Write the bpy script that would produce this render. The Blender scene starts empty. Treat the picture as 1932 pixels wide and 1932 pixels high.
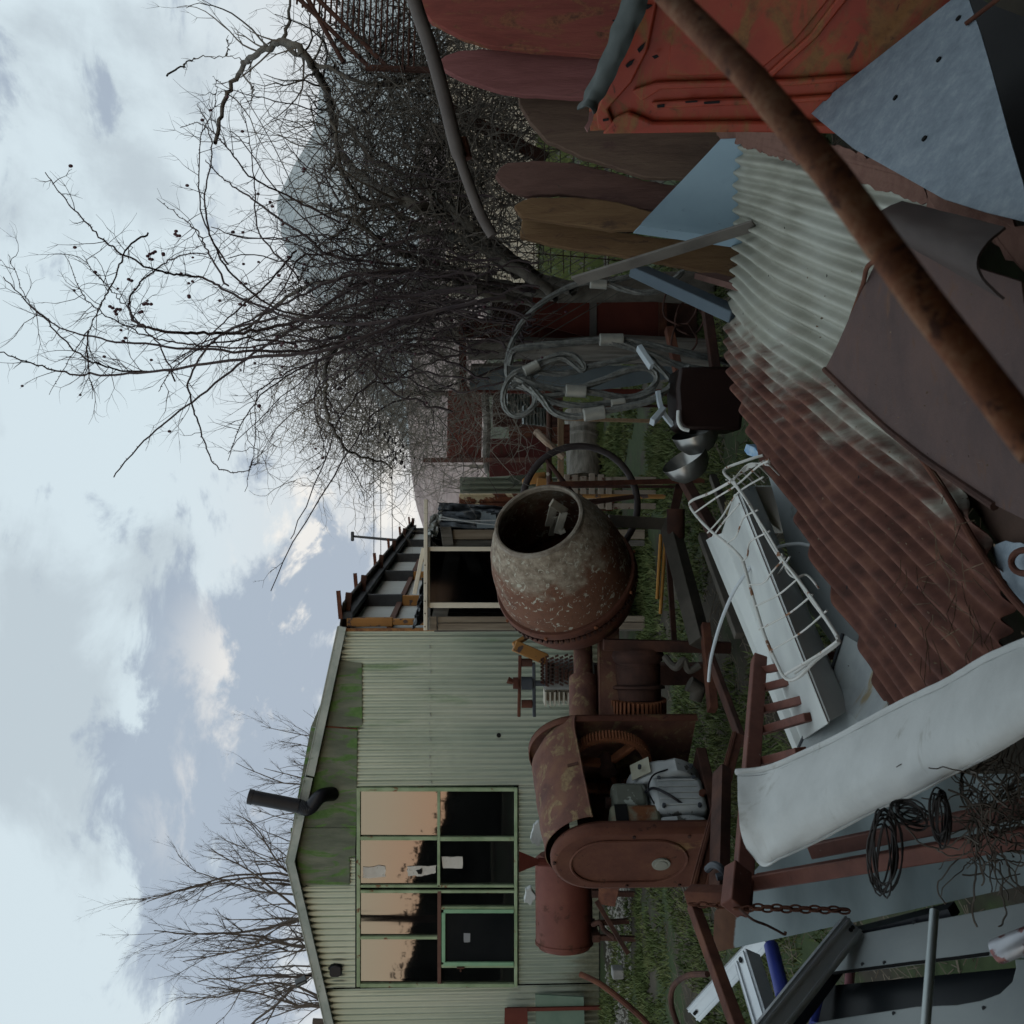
import bpy, math, random
from mathutils import Vector, Matrix
from mathutils.noise import noise as pnoise
V = Vector
random.seed(7)
SC = bpy.context.scene
COL = SC.collection
rad = math.radians

# ---------------------------------------------------------------- camera
EYE = V((0, 0, 1.65)); PITCH = rad(2.5)
FW = V((0, math.cos(PITCH), -math.sin(PITCH))); UP = V((0, math.sin(PITCH), math.cos(PITCH)))
cam = bpy.data.cameras.new('camera'); cam.sensor_fit = 'HORIZONTAL'; cam.sensor_width = 36
cam.lens = 36.1; cam.clip_start = 0.05; cam.clip_end = 9000
cam.dof.use_dof = True; cam.dof.focus_distance = 5.5; cam.dof.aperture_fstop = 11
co = bpy.data.objects.new('camera', cam); COL.objects.link(co)
mx = Matrix((( 0, 1, 0), (0, 0, 0), (0, 0, 0)))
cx_, cy_, cz_ = -UP, V((1, 0, 0)), -FW          # the phone was held on its side
co.matrix_world = Matrix(((cx_.x, cy_.x, cz_.x, EYE.x), (cx_.y, cy_.y, cz_.y, EYE.y), (cx_.z, cy_.z, cz_.z, EYE.z), (0, 0, 0, 1)))
SC.camera = co
SC.view_settings.view_transform = 'Standard'; SC.view_settings.look = 'None'
SC.view_settings.exposure = 0.16; SC.view_settings.gamma = 1.0

# ---------------------------------------------------------------- world: dusk sky with broken cloud
SUN_EL, SUN_ROT = rad(7), rad(200)
w = bpy.data.worlds.new("World"); SC.world = w; w.use_nodes = True
nt = w.node_tree; nt.nodes.clear()
def wn(t, **k):
    n = nt.nodes.new(t)
    for a, b in k.items(): setattr(n, a, b)
    return n
def wl(a, b): nt.links.new(a, b)
out = wn('ShaderNodeOutputWorld'); bg = wn('ShaderNodeBackground'); wl(bg.outputs[0], out.inputs[0])
sky = wn('ShaderNodeTexSky', sky_type='NISHITA', sun_disc=False, sun_elevation=SUN_EL, sun_rotation=SUN_ROT)
tc = wn('ShaderNodeTexCoord'); sep = wn('ShaderNodeSeparateXYZ'); wl(tc.outputs['Generated'], sep.inputs[0])
def wmath(op, a, b=None, clamp=False):
    n = wn('ShaderNodeMath', operation=op, use_clamp=clamp)
    for i, v in enumerate((a, b)):
        if v is None: continue
        if isinstance(v, (int, float)): n.inputs[i].default_value = v
        else: wl(v, n.inputs[i])
    return n.outputs[0]
def wmix(f, a, b):
    n = wn('ShaderNodeMix', data_type='RGBA')
    for i, v in ((0, f), (6, a), (7, b)):
        if isinstance(v, (int, float)): n.inputs[i].default_value = v
        elif isinstance(v, tuple): n.inputs[i].default_value = (*v, 1)
        else: wl(v, n.inputs[i])
    return n.outputs[2]
def wramp(v, lo, hi):
    n = wn('ShaderNodeMapRange', interpolation_type='SMOOTHSTEP'); wl(v, n.inputs[0])
    n.inputs[1].default_value = lo; n.inputs[2].default_value = hi
    return n.outputs[0]
def wnoise(scale, det, loc, sc=(1, 1, 2.2), rough=.55, dist=.3):
    m = wn('ShaderNodeMapping'); wl(tc.outputs['Generated'], m.inputs[0])
    m.inputs['Location'].default_value = loc; m.inputs['Scale'].default_value = sc
    n = wn('ShaderNodeTexNoise'); wl(m.outputs[0], n.inputs[0])
    n.inputs['Scale'].default_value = scale; n.inputs['Detail'].default_value = det
    n.inputs['Roughness'].default_value = rough; n.inputs['Distortion'].default_value = dist
    return n.outputs[0]
el = sep.outputs['Z']
skys = wn('ShaderNodeVectorMath', operation='SCALE'); wl(sky.outputs[0], skys.inputs[0]); skys.inputs['Scale'].default_value = 0.10
hi_ = wramp(el, 0.05, 0.32)
veil = wmix(hi_, (.66, .67, .70), (.645, .745, .795))               # thin high cloud
veil = wmix(.9, skys.outputs[0], veil)
def blob(px_, py_, r0, r1):                            # coverage: more cloud towards this bearing (x, z of the direction)
    h = (966 - py_) / 966 * .4986; v_ = (966 - px_) / 966 * .4986; d = Vector((h, 1, v_ - .0437)).normalized()
    dn = wn('ShaderNodeVectorMath', operation='DISTANCE'); wl(tc.outputs['Generated'], dn.inputs[0]); dn.inputs[1].default_value = d
    return wmath('SUBTRACT', 1.0, wramp(dn.outputs['Value'], r0, r1), True)
def wadd(*a):
    o = a[0]
    for b_ in a[1:]: o = wmath('ADD', o, b_)
    return o
n1 = wnoise(8.5, 10, (3.1, 1.7, .4), (1, 1, 1.7), .62, .35); n2 = wnoise(9.0, 9, (7.7, 4.2, 1.9), (1, 1, 1.5), .62, .3); n3 = wnoise(3.6, 8, (1.3, 9.2, 5.1), (1, 1, 1.3), .6, .4)
bank = wadd(blob(430, 1080, .03, .16), blob(410, 1380, .05, .17), blob(470, 1640, .05, .17), blob(420, 1850, .03, .15), blob(560, 1180, .02, .12), wmath('MULTIPLY', blob(660, 1050, .02, .10), .5))
high = wadd(blob(60, 1230, .04, .17), blob(40, 1450, .04, .16), blob(150, 650, .02, .08), blob(280, 110, .0, .10), blob(260, 380, .0, .07), blob(90, 60, .0, .05), blob(260, 800, .0, .10), blob(80, 420, .0, .07), blob(230, 1700, .02, .10), blob(340, 1060, .02, .08))
g1 = wramp(wadd(n1, wmath('MULTIPLY', bank, .15)), .565, .69)
g2 = wramp(wadd(n3, wmath('MULTIPLY', n1, .4), wmath('MULTIPLY', high, .16)), .80, 1.0)
w1 = wmath('MULTIPLY', wramp(n2, .47, .60), wadd(blob(520, 1250, .02, .12), blob(570, 1110, .02, .09), blob(650, 980, .02, .10), blob(740, 930, .03, .14), wmath('MULTIPLY', blob(440, 1500, .02, .1), .6)), True)
c = wmix(wmath('MULTIPLY', g2, .60), veil, (.39, .45, .50))
c = wmix(wmath('MULTIPLY', g1, .85), c, (.33, .395, .485))
c = wmix(wmath('MULTIPLY', w1, .9), c, (.82, .80, .76))
# warm dusk glow low in the sky on the side behind the camera
back = wramp(wmath('MULTIPLY', sep.outputs['Y'], -1.0), .1, .8)
lowb = wmath('SUBTRACT', 1.0, wramp(el, .05, .5), True)
glow = wmix(wramp(el, .02, .11), (1.25, .78, .50), (1.15, .98, .70))
c = wmix(wmath('MULTIPLY', back, lowb), c, glow)
wl(c, bg.inputs[0]); bg.inputs[1].default_value = 1.0
su = bpy.data.lights.new('sun', 'SUN'); su.energy = 0.5; su.angle = rad(25); su.color = (1, .9, .8)
so = bpy.data.objects.new('sun', su); COL.objects.link(so)
so.rotation_euler = (rad(60), 0, rad(-25))

# ---------------------------------------------------------------- pixel -> place (photograph scaled to 1932 px)
K = 0.4986
def ray(x, y): return FW + V((1, 0, 0)) * ((966 - y) / 966 * K) + UP * ((966 - x) / 966 * K)
def P(x, y, Y):
    d = ray(x, y); return EYE + d * (Y / d.y)
def PZ(x, y, z=0.0):
    d = ray(x, y); return EYE + d * ((z - EYE.z) / d.z)
def PX(x, y, X):
    d = ray(x, y); return EYE + d * (X / d.x)

# ---------------------------------------------------------------- mesh builder
def basis(d, up=None):
    d = d.normalized(); up = V(up) if up is not None else V((0, 0, 1))
    if abs(d.dot(up.normalized())) > .98: up = V((0, 1, 0)) if abs(d.y) < .9 else V((1, 0, 0))
    s = d.cross(up).normalized(); return d, s, s.cross(d).normalized()
class MB:
    def __init__(s): s.v = []; s.f = []
    def add(s, vs, fs):
        b = len(s.v); s.v += [V(p) for p in vs]; s.f += [tuple(i + b for i in f) for f in fs]; return s
    def beam(s, a, b, w, h, up=None):
        a = V(a); b = V(b); d, x, z = basis(b - a, up); x = x * w / 2; z = z * h / 2
        vs = [q + i * x + j * z for q in (a, b) for i, j in ((-1, -1), (1, -1), (1, 1), (-1, 1))]
        return s.add(vs, [(3, 2, 1, 0), (4, 5, 6, 7), (0, 1, 5, 4), (1, 2, 6, 5), (2, 3, 7, 6), (3, 0, 4, 7)])
    def box(s, c, sx, sy, sz, rz=0):
        c = V(c); r = Matrix.Rotation(rz, 3, 'Z')
        a = c - r @ V((sx / 2, 0, 0)); b = c + r @ V((sx / 2, 0, 0)); return s.beam(a, b, sy, sz)
    def angle(s, a, b, w, t=.006, up=None):            # an L section
        a = V(a); b = V(b); d, x, z = basis(b - a, up)
        s.beam(a, b, w, t, z); o = z * (w / 2) + x * (w / 2 - t / 2) ; return s.beam(a + o, b + o, t, w - t * 1.2, z)
    def tube(s, pts, r, n=8, closed=False, twist=0, star=0, cap=True):
        pts = [V(p) for p in pts]; N = len(pts)
        rr = r if isinstance(r, (list, tuple)) else [r] * N
        vs = []; fs = []; prev = None
        for i, p in enumerate(pts):
            q = pts[(i + 1) % N] if (closed or i < N - 1) else p
            o = pts[i - 1] if (closed or i > 0) else p
            d = (q - o)
            if d.length < 1e-9: d = V((0, 0, 1))
            d.normalize()
            if prev is None: _, x, z = basis(d)
            else:
                x = prev - d * prev.dot(d)
                if x.length < 1e-6: _, x, z = basis(d)
                x.normalize(); z = x.cross(d)
            prev = x
            for k in range(n):
                a = 2 * math.pi * k / n
                R = rr[i] * (1 + (star * math.cos(a * 6 + twist * i) if star else 0))
                vs.append(p + x * math.cos(a) * R + z * math.sin(a) * R)
        for i in range(N if closed else N - 1):
            j = (i + 1) % N
            for k in range(n): fs.append((i * n + k, i * n + (k + 1) % n, j * n + (k + 1) % n, j * n + k))
        if cap and not closed and n > 3:
            fs.append(tuple(range(n - 1, -1, -1))); fs.append(tuple(range((N - 1) * n, N * n)))
        return s.add(vs, fs)
    def cyl(s, a, b, r0, r1=None, n=20): return s.tube([a, b], [r0, r0 if r1 is None else r1], n)
    def lathe(s, prof, o, ax, n=40, caps=False):       # prof: (distance along axis, radius)
        o = V(o); d, x, z = basis(V(ax)); vs = []; fs = []
        for t, r in prof:
            for k in range(n):
                a = 2 * math.pi * k / n; vs.append(o + d * t + x * math.cos(a) * r + z * math.sin(a) * r)
        for i in range(len(prof) - 1):
            for k in range(n): fs.append((i * n + k, i * n + (k + 1) % n, (i + 1) * n + (k + 1) % n, (i + 1) * n + k))
        if caps: fs.append(tuple(range(n - 1, -1, -1))); fs.append(tuple(range((len(prof) - 1) * n, len(prof) * n)))
        return s.add(vs, fs)
    def poly(s, pts, t, nrm=None):                     # a flat plate with thickness
        pts = [V(p) for p in pts]; n = len(pts)
        if nrm is None:
            nrm = V((0, 0, 0))
            for i in range(n): nrm += (pts[i] - pts[0]).cross(pts[(i + 1) % n] - pts[0])
        nrm = V(nrm).normalized() * t
        return s.add(pts + [p + nrm for p in pts], [tuple(range(n - 1, -1, -1)), tuple(range(n, 2 * n))] + [(i, (i + 1) % n, n + (i + 1) % n, n + i) for i in range(n)])
    def grid(s, fn, nu, nv, t=0):                      # fn(u,v)->point ; t thickness
        vs = [V(fn(i / nu, j / nv)) for j in range(nv + 1) for i in range(nu + 1)]
        W = nu + 1; fs = [(j * W + i, j * W + i + 1, (j + 1) * W + i + 1, (j + 1) * W + i) for j in range(nv) for i in range(nu)]
        if t:
            N = len(vs); nr = []
            for j in range(nv + 1):
                for i in range(nu + 1):
                    a = vs[j * W + min(i + 1, nu)] - vs[j * W + max(i - 1, 0)]; b = vs[min(j + 1, nv) * W + i] - vs[max(j - 1, 0) * W + i]
                    k = a.cross(b); nr.append(k.normalized() if k.length > 1e-12 else V((0, 0, 1)))
            vs += [vs[i] - nr[i] * t for i in range(N)]
            fs += [(d + N, c + N, b + N, a + N) for a, b, c, d in fs]
            e = [i for i in range(nu + 1)] + [j * W + nu for j in range(1, nv + 1)] + [nv * W + i for i in range(nu - 1, -1, -1)] + [j * W for j in range(nv - 1, 0, -1)]
            fs += [(e[(i + 1) % len(e)], e[i], e[i] + N, e[(i + 1) % len(e)] + N) for i in range(len(e))]
        return s.add(vs, fs)
    def ball(s, c, r, n=8, sz=1):
        return s.lathe([(-r * sz * math.cos(math.pi * i / n), max(1e-4, r * math.sin(math.pi * i / n))) for i in range(n + 1)], c, (0, 0, 1), n + 2)

def smooth_path(pts, k=6):
    pts = [V(p) for p in pts]; o = []
    for i in range(len(pts) - 1):
        a = pts[max(i - 1, 0)]; b = pts[i]; c = pts[i + 1]; d = pts[min(i + 2, len(pts) - 1)]
        for j in range(k):
            t = j / k
            o.append(.5 * ((2 * b) + (c - a) * t + (2 * a - 5 * b + 4 * c - d) * t * t + (3 * b - a - 3 * c + d) * t ** 3))
    o.append(pts[-1]); return o

def thing(name, label, cat, loc=(0, 0, 0), group=None):
    o = bpy.data.objects.new(name, None); COL.objects.link(o); o.location = V(loc); o.empty_display_size = .2
    o['label'] = label; o['category'] = cat
    if group: o['group'] = group
    return o
def wpos(o):
    p = V((0, 0, 0))
    while o: p += o.location; o = o.parent
    return p
def part(name, mb, m, parent=None, smooth=35, bevel=0, label=None, org=None):
    me = bpy.data.meshes.new(name)
    if parent is not None: org = wpos(parent)
    elif org is None:
        lo = V((min(v.x for v in mb.v), min(v.y for v in mb.v), min(v.z for v in mb.v))); hi = V((max(v.x for v in mb.v), max(v.y for v in mb.v), max(v.z for v in mb.v)))
        org = V(((lo.x + hi.x) / 2, (lo.y + hi.y) / 2, lo.z))
    me.from_pydata([v - org for v in mb.v], [], mb.f); me.validate()
    o = bpy.data.objects.new(name, me); COL.objects.link(o); me.materials.append(m)
    if smooth:
        me.shade_smooth(); me.set_sharp_from_angle(angle=rad(smooth))
    if parent is not None: o.parent = parent
    else: o.location = org
    if bevel:
        b = o.modifiers.new('bevel', 'BEVEL'); b.width = bevel; b.segments = 2; b.limit_method = 'ANGLE'; b.angle_limit = rad(40)
    if label: o['label'] = label
    return o
def solo(name, mb, m, label, cat, group=None, **k):
    o = part(name, mb, m, None, **k); o['label'] = label; o['category'] = cat
    if group: o['group'] = group
    return o
def struct(name, mb, m, kind='structure', **k):
    o = part(name, mb, m, None, **k); o['kind'] = kind; return o

# ---------------------------------------------------------------- materials
def srgb(r, g, b):
    f = lambda c: (c / 255 / 12.92) if c / 255 <= .04045 else ((c / 255 + .055) / 1.055) ** 2.4
    return (f(r), f(g), f(b))
MATS = {}
def M(name, cols, scale=6, rough=.7, metal=0, bump=.25, bscale=None, stretch=(1, 1, 1), detail=8, dist=0, l2=None, l3=None, spec=.24, wrld=False, coat=0, nrough=.6):
    m = bpy.data.materials.new(name); m.use_nodes = True; t = m.node_tree; N = t.nodes; L = t.links
    p = N['Principled BSDF']; tcn = N.new('ShaderNodeTexCoord'); geo = N.new('ShaderNodeNewGeometry')
    src = geo.outputs['Position'] if wrld else tcn.outputs['Object']
    def noise(sc, st, det, ds, off=0):
        mp = N.new('ShaderNodeMapping'); L.new(src, mp.inputs[0]); mp.inputs['Scale'].default_value = st; mp.inputs['Location'].default_value = (off, off * 1.7, off * .6)
        n = N.new('ShaderNodeTexNoise'); L.new(mp.outputs[0], n.inputs[0]); n.inputs['Scale'].default_value = sc; n.inputs['Detail'].default_value = det
        n.inputs['Distortion'].default_value = ds; n.inputs['Roughness'].default_value = nrough; return n.outputs[0]
    def ramp(fac, cs):
        r = N.new('ShaderNodeValToRGB'); L.new(fac, r.inputs[0]); e = r.color_ramp.elements
        if len(cs[0]) == 3: cs = [(.3 + .4 * i / max(1, len(cs) - 1), c) for i, c in enumerate(cs)]
        while len(e) < len(cs): e.new(.5)
        for i, (q, c) in enumerate(cs): e[i].position = q; e[i].color = (*c, 1)
        return r.outputs[0]
    col = ramp(noise(scale, stretch, detail, dist), cols)
    rg = None
    for li, l in enumerate((l2, l3)):
        if not l: continue
        nn = noise(l.get('scale', 4), l.get('stretch', (1, 1, 1)), 10, l.get('dist', .2), 3.3 + li * 5)
        if 'lin' in l:                                 # position-driven boundary: lin=(vx,vy,vz,c,amp)
            vx, vy, vz, c0, amp = l['lin']
            d = N.new('ShaderNodeVectorMath'); d.operation = 'DOT_PRODUCT'; L.new(geo.outputs['Position'] if l.get('w', True) else tcn.outputs['Object'], d.inputs[0]); d.inputs[1].default_value = (vx, vy, vz)
            a = N.new('ShaderNodeMath'); a.operation = 'ADD'; L.new(d.outputs['Value'], a.inputs[0]); a.inputs[1].default_value = c0 - amp * .5
            b = N.new('ShaderNodeMath'); b.operation = 'MULTIPLY_ADD'; L.new(nn, b.inputs[0]); b.inputs[1].default_value = amp; L.new(a.outputs[0], b.inputs[2]); fac = b.outputs[0]
        else: fac = nn
        mr = N.new('ShaderNodeMapRange'); mr.interpolation_type = 'SMOOTHSTEP'; L.new(fac, mr.inputs[0]); mr.inputs[1].default_value = l['thr']; mr.inputs[2].default_value = l['thr'] + l.get('w_', .04)
        c2 = ramp(noise(l.get('cscale', 20), (1, 1, 1), 6, 0, 8), l['cols'])
        mi = N.new('ShaderNodeMix'); mi.data_type = 'RGBA'; L.new(mr.outputs[0], mi.inputs[0]); L.new(col, mi.inputs[6]); L.new(c2, mi.inputs[7]); col = mi.outputs[2]
        r2 = N.new('ShaderNodeMix'); r2.data_type = 'FLOAT'; L.new(mr.outputs[0], r2.inputs[0])
        if rg is None: r2.inputs[2].default_value = rough
        else: L.new(rg, r2.inputs[2])
        r2.inputs[3].default_value = l.get('rough', rough); rg = r2.outputs[0]
    L.new(col, p.inputs['Base Color']); p.inputs['Metallic'].default_value = metal
    if rg is None: p.inputs['Roughness'].default_value = rough
    else: L.new(rg, p.inputs['Roughness'])
    p.inputs['Specular IOR Level'].default_value = spec
    if coat: p.inputs['Coat Weight'].default_value = coat; p.inputs['Coat Roughness'].default_value = .15
    if bump:
        bn = N.new('ShaderNodeBump'); bn.inputs['Strength'].default_value = bump; bn.inputs['Distance'].default_value = .01
        L.new(noise(bscale or scale * 4, stretch, 8, 0, 1), bn.inputs['Height']); L.new(bn.outputs[0], p.inputs['Normal'])
    MATS[name] = m; return m
rustc = [(.105, .048, .030), (.075, .034, .026), (.13, .062, .036)]
rust = M('rust', [(.062, .024, .017), (.105, .040, .026), (.155, .062, .034)], 9, .85, bump=.4)
rust_dark = M('rust_dark', [(.034, .018, .015), (.062, .029, .022), (.095, .042, .028)], 7, .85, bump=.35)
rust_plum = M('rust_plum', [(.060, .038, .036), (.095, .058, .052), (.125, .072, .060)], 2.2, .62, bump=.25, bscale=110, metal=.1, nrough=.75, l2=dict(scale=5, thr=.54, w_=.14, dist=1.2, stretch=(1, 2.5, 1), cols=[(.12, .065, .045), (.15, .085, .06)], cscale=40, rough=.85), l3=dict(scale=16, stretch=(8, .8, 1), thr=.62, w_=.05, cols=[(.15, .12, .11), (.10, .07, .06)], rough=.6))
rust_orange = M('rust_orange', [(.14, .055, .035), (.34, .13, .06), (.58, .34, .20)], 30, .75, bump=.5, bscale=90, stretch=(1, 1, 1), nrough=.75, l2=dict(scale=22, thr=.56, w_=.03, cols=[(.11, .05, .04), (.18, .08, .05)], rough=.9))
redlead = M('red_oxide_paint', [(.090, .024, .018), (.120, .030, .022), (.15, .040, .028)], 4, .6, bump=.1, l2=dict(scale=14, thr=.64, cols=[(.05, .024, .02), (.12, .06, .04)], rough=.9))
redsteel = M('oxide_steel', [(.10, .038, .028), (.14, .052, .038), (.17, .068, .048)], 12, .6, bump=.2, l2=dict(scale=45, thr=.68, cols=[(.25, .2, .17), (.3, .24, .2)], rough=.9))
galv = M('galvanised', [(.30, .34, .35), (.38, .42, .42), (.46, .49, .48)], 3, .42, metal=.55, bump=.08, bscale=60, stretch=(1, 1, .3))
galv_spot = M('galvanised_spotted', [(.19, .23, .27), (.27, .32, .37), (.38, .43, .47)], 17, .6, metal=.3, nrough=.8, bump=.04, bscale=140, l2=dict(scale=36, thr=.70, cols=[(.10, .09, .08), (.22, .2, .17)], rough=.9))
alu = M('aluminium', [(.50, .53, .56), (.62, .65, .67)], 6, .35, metal=.6, bump=.05, bscale=100)
cream_alu = M('cream_aluminium', [(.60, .54, .44), (.68, .62, .51)], 4, .45, bump=.03)
whitep = M('white_enamel', [(.52, .54, .53), (.60, .62, .60), (.64, .66, .63)], 3, .35, bump=.04, l2=dict(scale=5, thr=.67, w_=.12, cols=[(.42, .34, .24), (.5, .44, .34)], rough=.7))
# ================================================================ ground, hills
YW = 12.8
m_ground = M('earth', [(.022, .018, .013), (.042, .035, .026), (.075, .064, .048)], 1.6, .95, bump=.5, bscale=14, wrld=True,
             l2=dict(scale=.8, thr=.46, w_=.1, cols=[(.030, .045, .018), (.05, .07, .028)], cscale=9, rough=.95))
g = MB()
def gz(x, y): return .05 * pnoise(V((x * .35, y * .35, 0))) - .03 if y < 40 else -.03
g.grid(lambda u, v: (lambda X, Y: (X, Y, gz(X, Y)))(-22 + 44 * u, -4 + 40 * v), 110, 100)
struct('ground', g, m_ground)
g = MB(); g.grid(lambda u, v: (-3000 + 6000 * u, -3000 + 6000 * v, -.12), 4, 4)
struct('far_ground', g, m_ground)
def ridge(pts, Y, Y0, z0=-.5, n=120, amp=.06, nv=14):
    pp = [P(x, y, Y) for x, y in pts]; sp = smooth_path(pp, 12)
    def fn(u, v):
        i = u * (len(sp) - 1); k = int(min(i, len(sp) - 2)); t = i - k; q = sp[k].lerp(sp[k + 1], t)
        s = math.sin(v * math.pi / 2)
        yy = Y0 + (Y - Y0) * v; X = q.x * (.75 + .25 * v)
        z = z0 + (q.z - z0) * s * (1 + amp * pnoise(V((X / Y * 14, v * 4, 3))) * 2)
        return (X, yy, z)
    return MB().grid(fn, n, nv)
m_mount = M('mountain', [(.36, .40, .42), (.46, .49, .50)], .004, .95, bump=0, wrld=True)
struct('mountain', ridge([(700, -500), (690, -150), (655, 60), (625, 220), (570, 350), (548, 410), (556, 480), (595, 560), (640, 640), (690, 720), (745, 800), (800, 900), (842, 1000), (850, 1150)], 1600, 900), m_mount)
m_hill = M('scrub_hill', [(.20, .155, .15), (.30, .235, .22), (.40, .33, .31)], .5, .95, bump=0, stretch=(1, .3, 3), wrld=True)
struct('scrub_hill', ridge([(800, 300), (790, 600), (775, 760), (772, 870), (782, 940), (800, 1000), (815, 1060), (835, 1200)], 150, 90), m_hill)

# ================================================================ the shed with the gable
m_corr = M('corrugated_wall', [(.33, .40, .345), (.43, .50, .435), (.52, .57, .50)], 1.1, .36, metal=.45, bump=.12, bscale=20, stretch=(1.5, 1, .35),
           l2=dict(scale=1.5, stretch=(3, 1, .35), thr=.60, w_=.14, cols=[(.22, .31, .19), (.31, .41, .27)], rough=.6),
           l3=dict(scale=3, stretch=(2.5, 1, .7), thr=0, w_=.5, lin=(0, 0, -1.1, .62, .9), cols=[(.16, .17, .12), (.24, .24, .18)], rough=.8))
m_moss = M('mossy_board', [(.09, .11, .085), (.145, .165, .13), (.21, .23, .18)], 3.2, .9, bump=.5, stretch=(2.2, 1, .5), bscale=30,
           l2=dict(scale=2.6, stretch=(2.4, 1, .6), thr=.49, w_=.10, dist=1.2, cols=[(.085, .17, .055), (.14, .24, .09)], cscale=14, rough=.95),
           l3=dict(scale=60, thr=.70, cols=[(.4, .42, .38), (.45, .45, .4)], rough=.9))
m_trim = M('weathered_trim', [(.22, .27, .26), (.32, .37, .36), (.42, .46, .45)], 3, .5, metal=.3, bump=.1, l2=dict(scale=5, thr=.58, w_=.1, cols=[(.12, .17, .12), (.2, .24, .17)], rough=.8))
m_roof = M('roof_sheet', [(.05, .045, .042), (.09, .08, .075)], 4, .8, bump=.2)
m_green = M('green_frame', [(.20, .28, .165), (.29, .375, .235), (.38, .46, .31)], 5, .6, bump=.15, l2=dict(scale=7, thr=.60, w_=.05, cols=[(.14, .06, .035), (.26, .14, .08)], cscale=30, rough=.9))
m_brownrail = M('brown_rail', [(.11, .055, .045), (.16, .09, .07)], 7, .8)
glass = M('window_glass', [(.010, .012, .014), (.030, .032, .034)], 1.5, .02, bump=0, dist=1)
_n = glass.node_tree; _p = _n.nodes['Principled BSDF']; _p.inputs['IOR'].default_value = 2.6; _p.inputs['Specular IOR Level'].default_value = .5
_b = _n.nodes.new('ShaderNodeBump'); _b.inputs['Strength'].default_value = .005; _b.inputs['Distance'].default_value = .05
_t = _n.nodes.new('ShaderNodeTexNoise'); _t.inputs['Scale'].default_value = 2.5; _t.inputs['Detail'].default_value = 1; _c = _n.nodes.new('ShaderNodeTexCoord')
_m = _n.nodes.new('ShaderNodeMapping'); _m.inputs['Scale'].default_value = (3.5, 1, .5); _n.links.new(_c.outputs['Object'], _m.inputs[0]); _n.links.new(_m.outputs[0], _t.inputs[0])
_n.links.new(_t.outputs[0], _b.inputs['Height']); _n.links.new(_b.outputs[0], _p.inputs['Normal'])
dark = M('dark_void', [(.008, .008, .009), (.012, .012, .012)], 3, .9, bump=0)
blackp = M('black_plastic', [(.012, .013, .018), (.02, .022, .028)], 3, .35, bump=0)
tarpm = M('black_tarp', [(.035, .042, .052), (.07, .08, .092)], 2.5, .42, bump=.25, bscale=8)

px = lambda x, y: P(x, y, YW)
peak = px(549, 1619); eaveR = px(645, 1191); lowL = px(618, 1909)
sR = (peak.z - eaveR.z) / (eaveR.x - peak.x); sL = (peak.z - lowL.z) / (peak.x - lowL.x)
def top(X): return peak.z - (X - peak.x) * sR if X > peak.x else peak.z + (X - peak.x) * sL
XR = eaveR.x; XL = -7.4
def corr(x0, x1, zb, zt, Y, pitch=.0762, amp=.0135, seg=8, mb=None):
    mb = mb or MB(); n = max(2, int((x1 - x0) / pitch * seg)); f = zb if callable(zb) else (lambda X: zb); h = zt if callable(zt) else (lambda X: zt); nv = 6
    return mb.grid(lambda u, v: (x0 + (x1 - x0) * u, Y + amp * math.cos(2 * math.pi * (x0 + (x1 - x0) * u) / pitch), f(x0 + (x1 - x0) * u) * (1 - v) + h(x0 + (x1 - x0) * u) * v), n, nv)
wy0 = px(820, 1484).x; wy1 = px(820, 1860).x; wz1 = px(673, 966).z; wz0 = px(977, 966).z
shed = thing('metal_shed', 'pale green corrugated metal shed with mossy gable, big window wall and black flue', 'shed', (-4.4, YW + .1, 0))
for n_, a in (('wall_sheet', (wy0 + .004, XR, 0, lambda X: top(X) - .02)), ('wall_sheet', (wy1, wy0 - .004, 0, wz0 - .01)), ('wall_sheet', (wy1, wy0 - .004, wz1 + .01, lambda X: top(X) - .02)), ('wall_sheet', (XL, wy1 - .012, 0, lambda X: top(X) - .02))):
    part(n_, corr(*a, YW + (.008 if a[2] != 0 or a[3] == wz0 - .01 else 0)), m_corr, shed, smooth=60)
mb = MB()
for (x_, ys) in ((812, range(1204, 1484, 16)), (1035, range(1210, 1484, 31))):
    for y_ in ys: q = px(x_ + random.uniform(-2, 2), y_); mb.cyl(q + V((0, .01, 0)), q + V((0, -.022, 0)), .011, .008, 6)
part('screw_row', mb, galv, shed)['kind'] = 'stuff'
part('vent_hole', MB().cyl(px(941, 1387) + V((0, .0, 0)), px(941, 1387) + V((0, -.018, 0)), .028, .028, 16), dark, shed)
def plate(pts, off, t, m, name='panel', par=shed, **k): return part(name, MB().poly([px(*p) + V((0, off, 0)) for p in pts], t, (0, -1, 0)), m, par, **k)
plate([(640, 1246), (683, 1250), (684, 1369), (679, 1371), (587, 1371)], -.014, .012, m_moss, 'mossy_panel')
plate([(587, 1371.6), (675, 1371.6), (672, 1560), (552, 1560), (557, 1530)], -.014, .012, m_moss, 'mossy_panel')
plate([(549, 1561), (672, 1561), (670, 1616), (660, 1616), (660, 1668), (563, 1668), (549, 1619)], -.014, .012, m_moss, 'mossy_panel')
mb = MB()
for a, b in (((600, 1369), (674, 1374)),): mb.beam(px(*a) + V((0, -.028, 0)), px(*b) + V((0, -.028, 0)), .02, .004, (0, -1, 0))
part('rust_streak_strip', mb, rust, shed)
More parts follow.
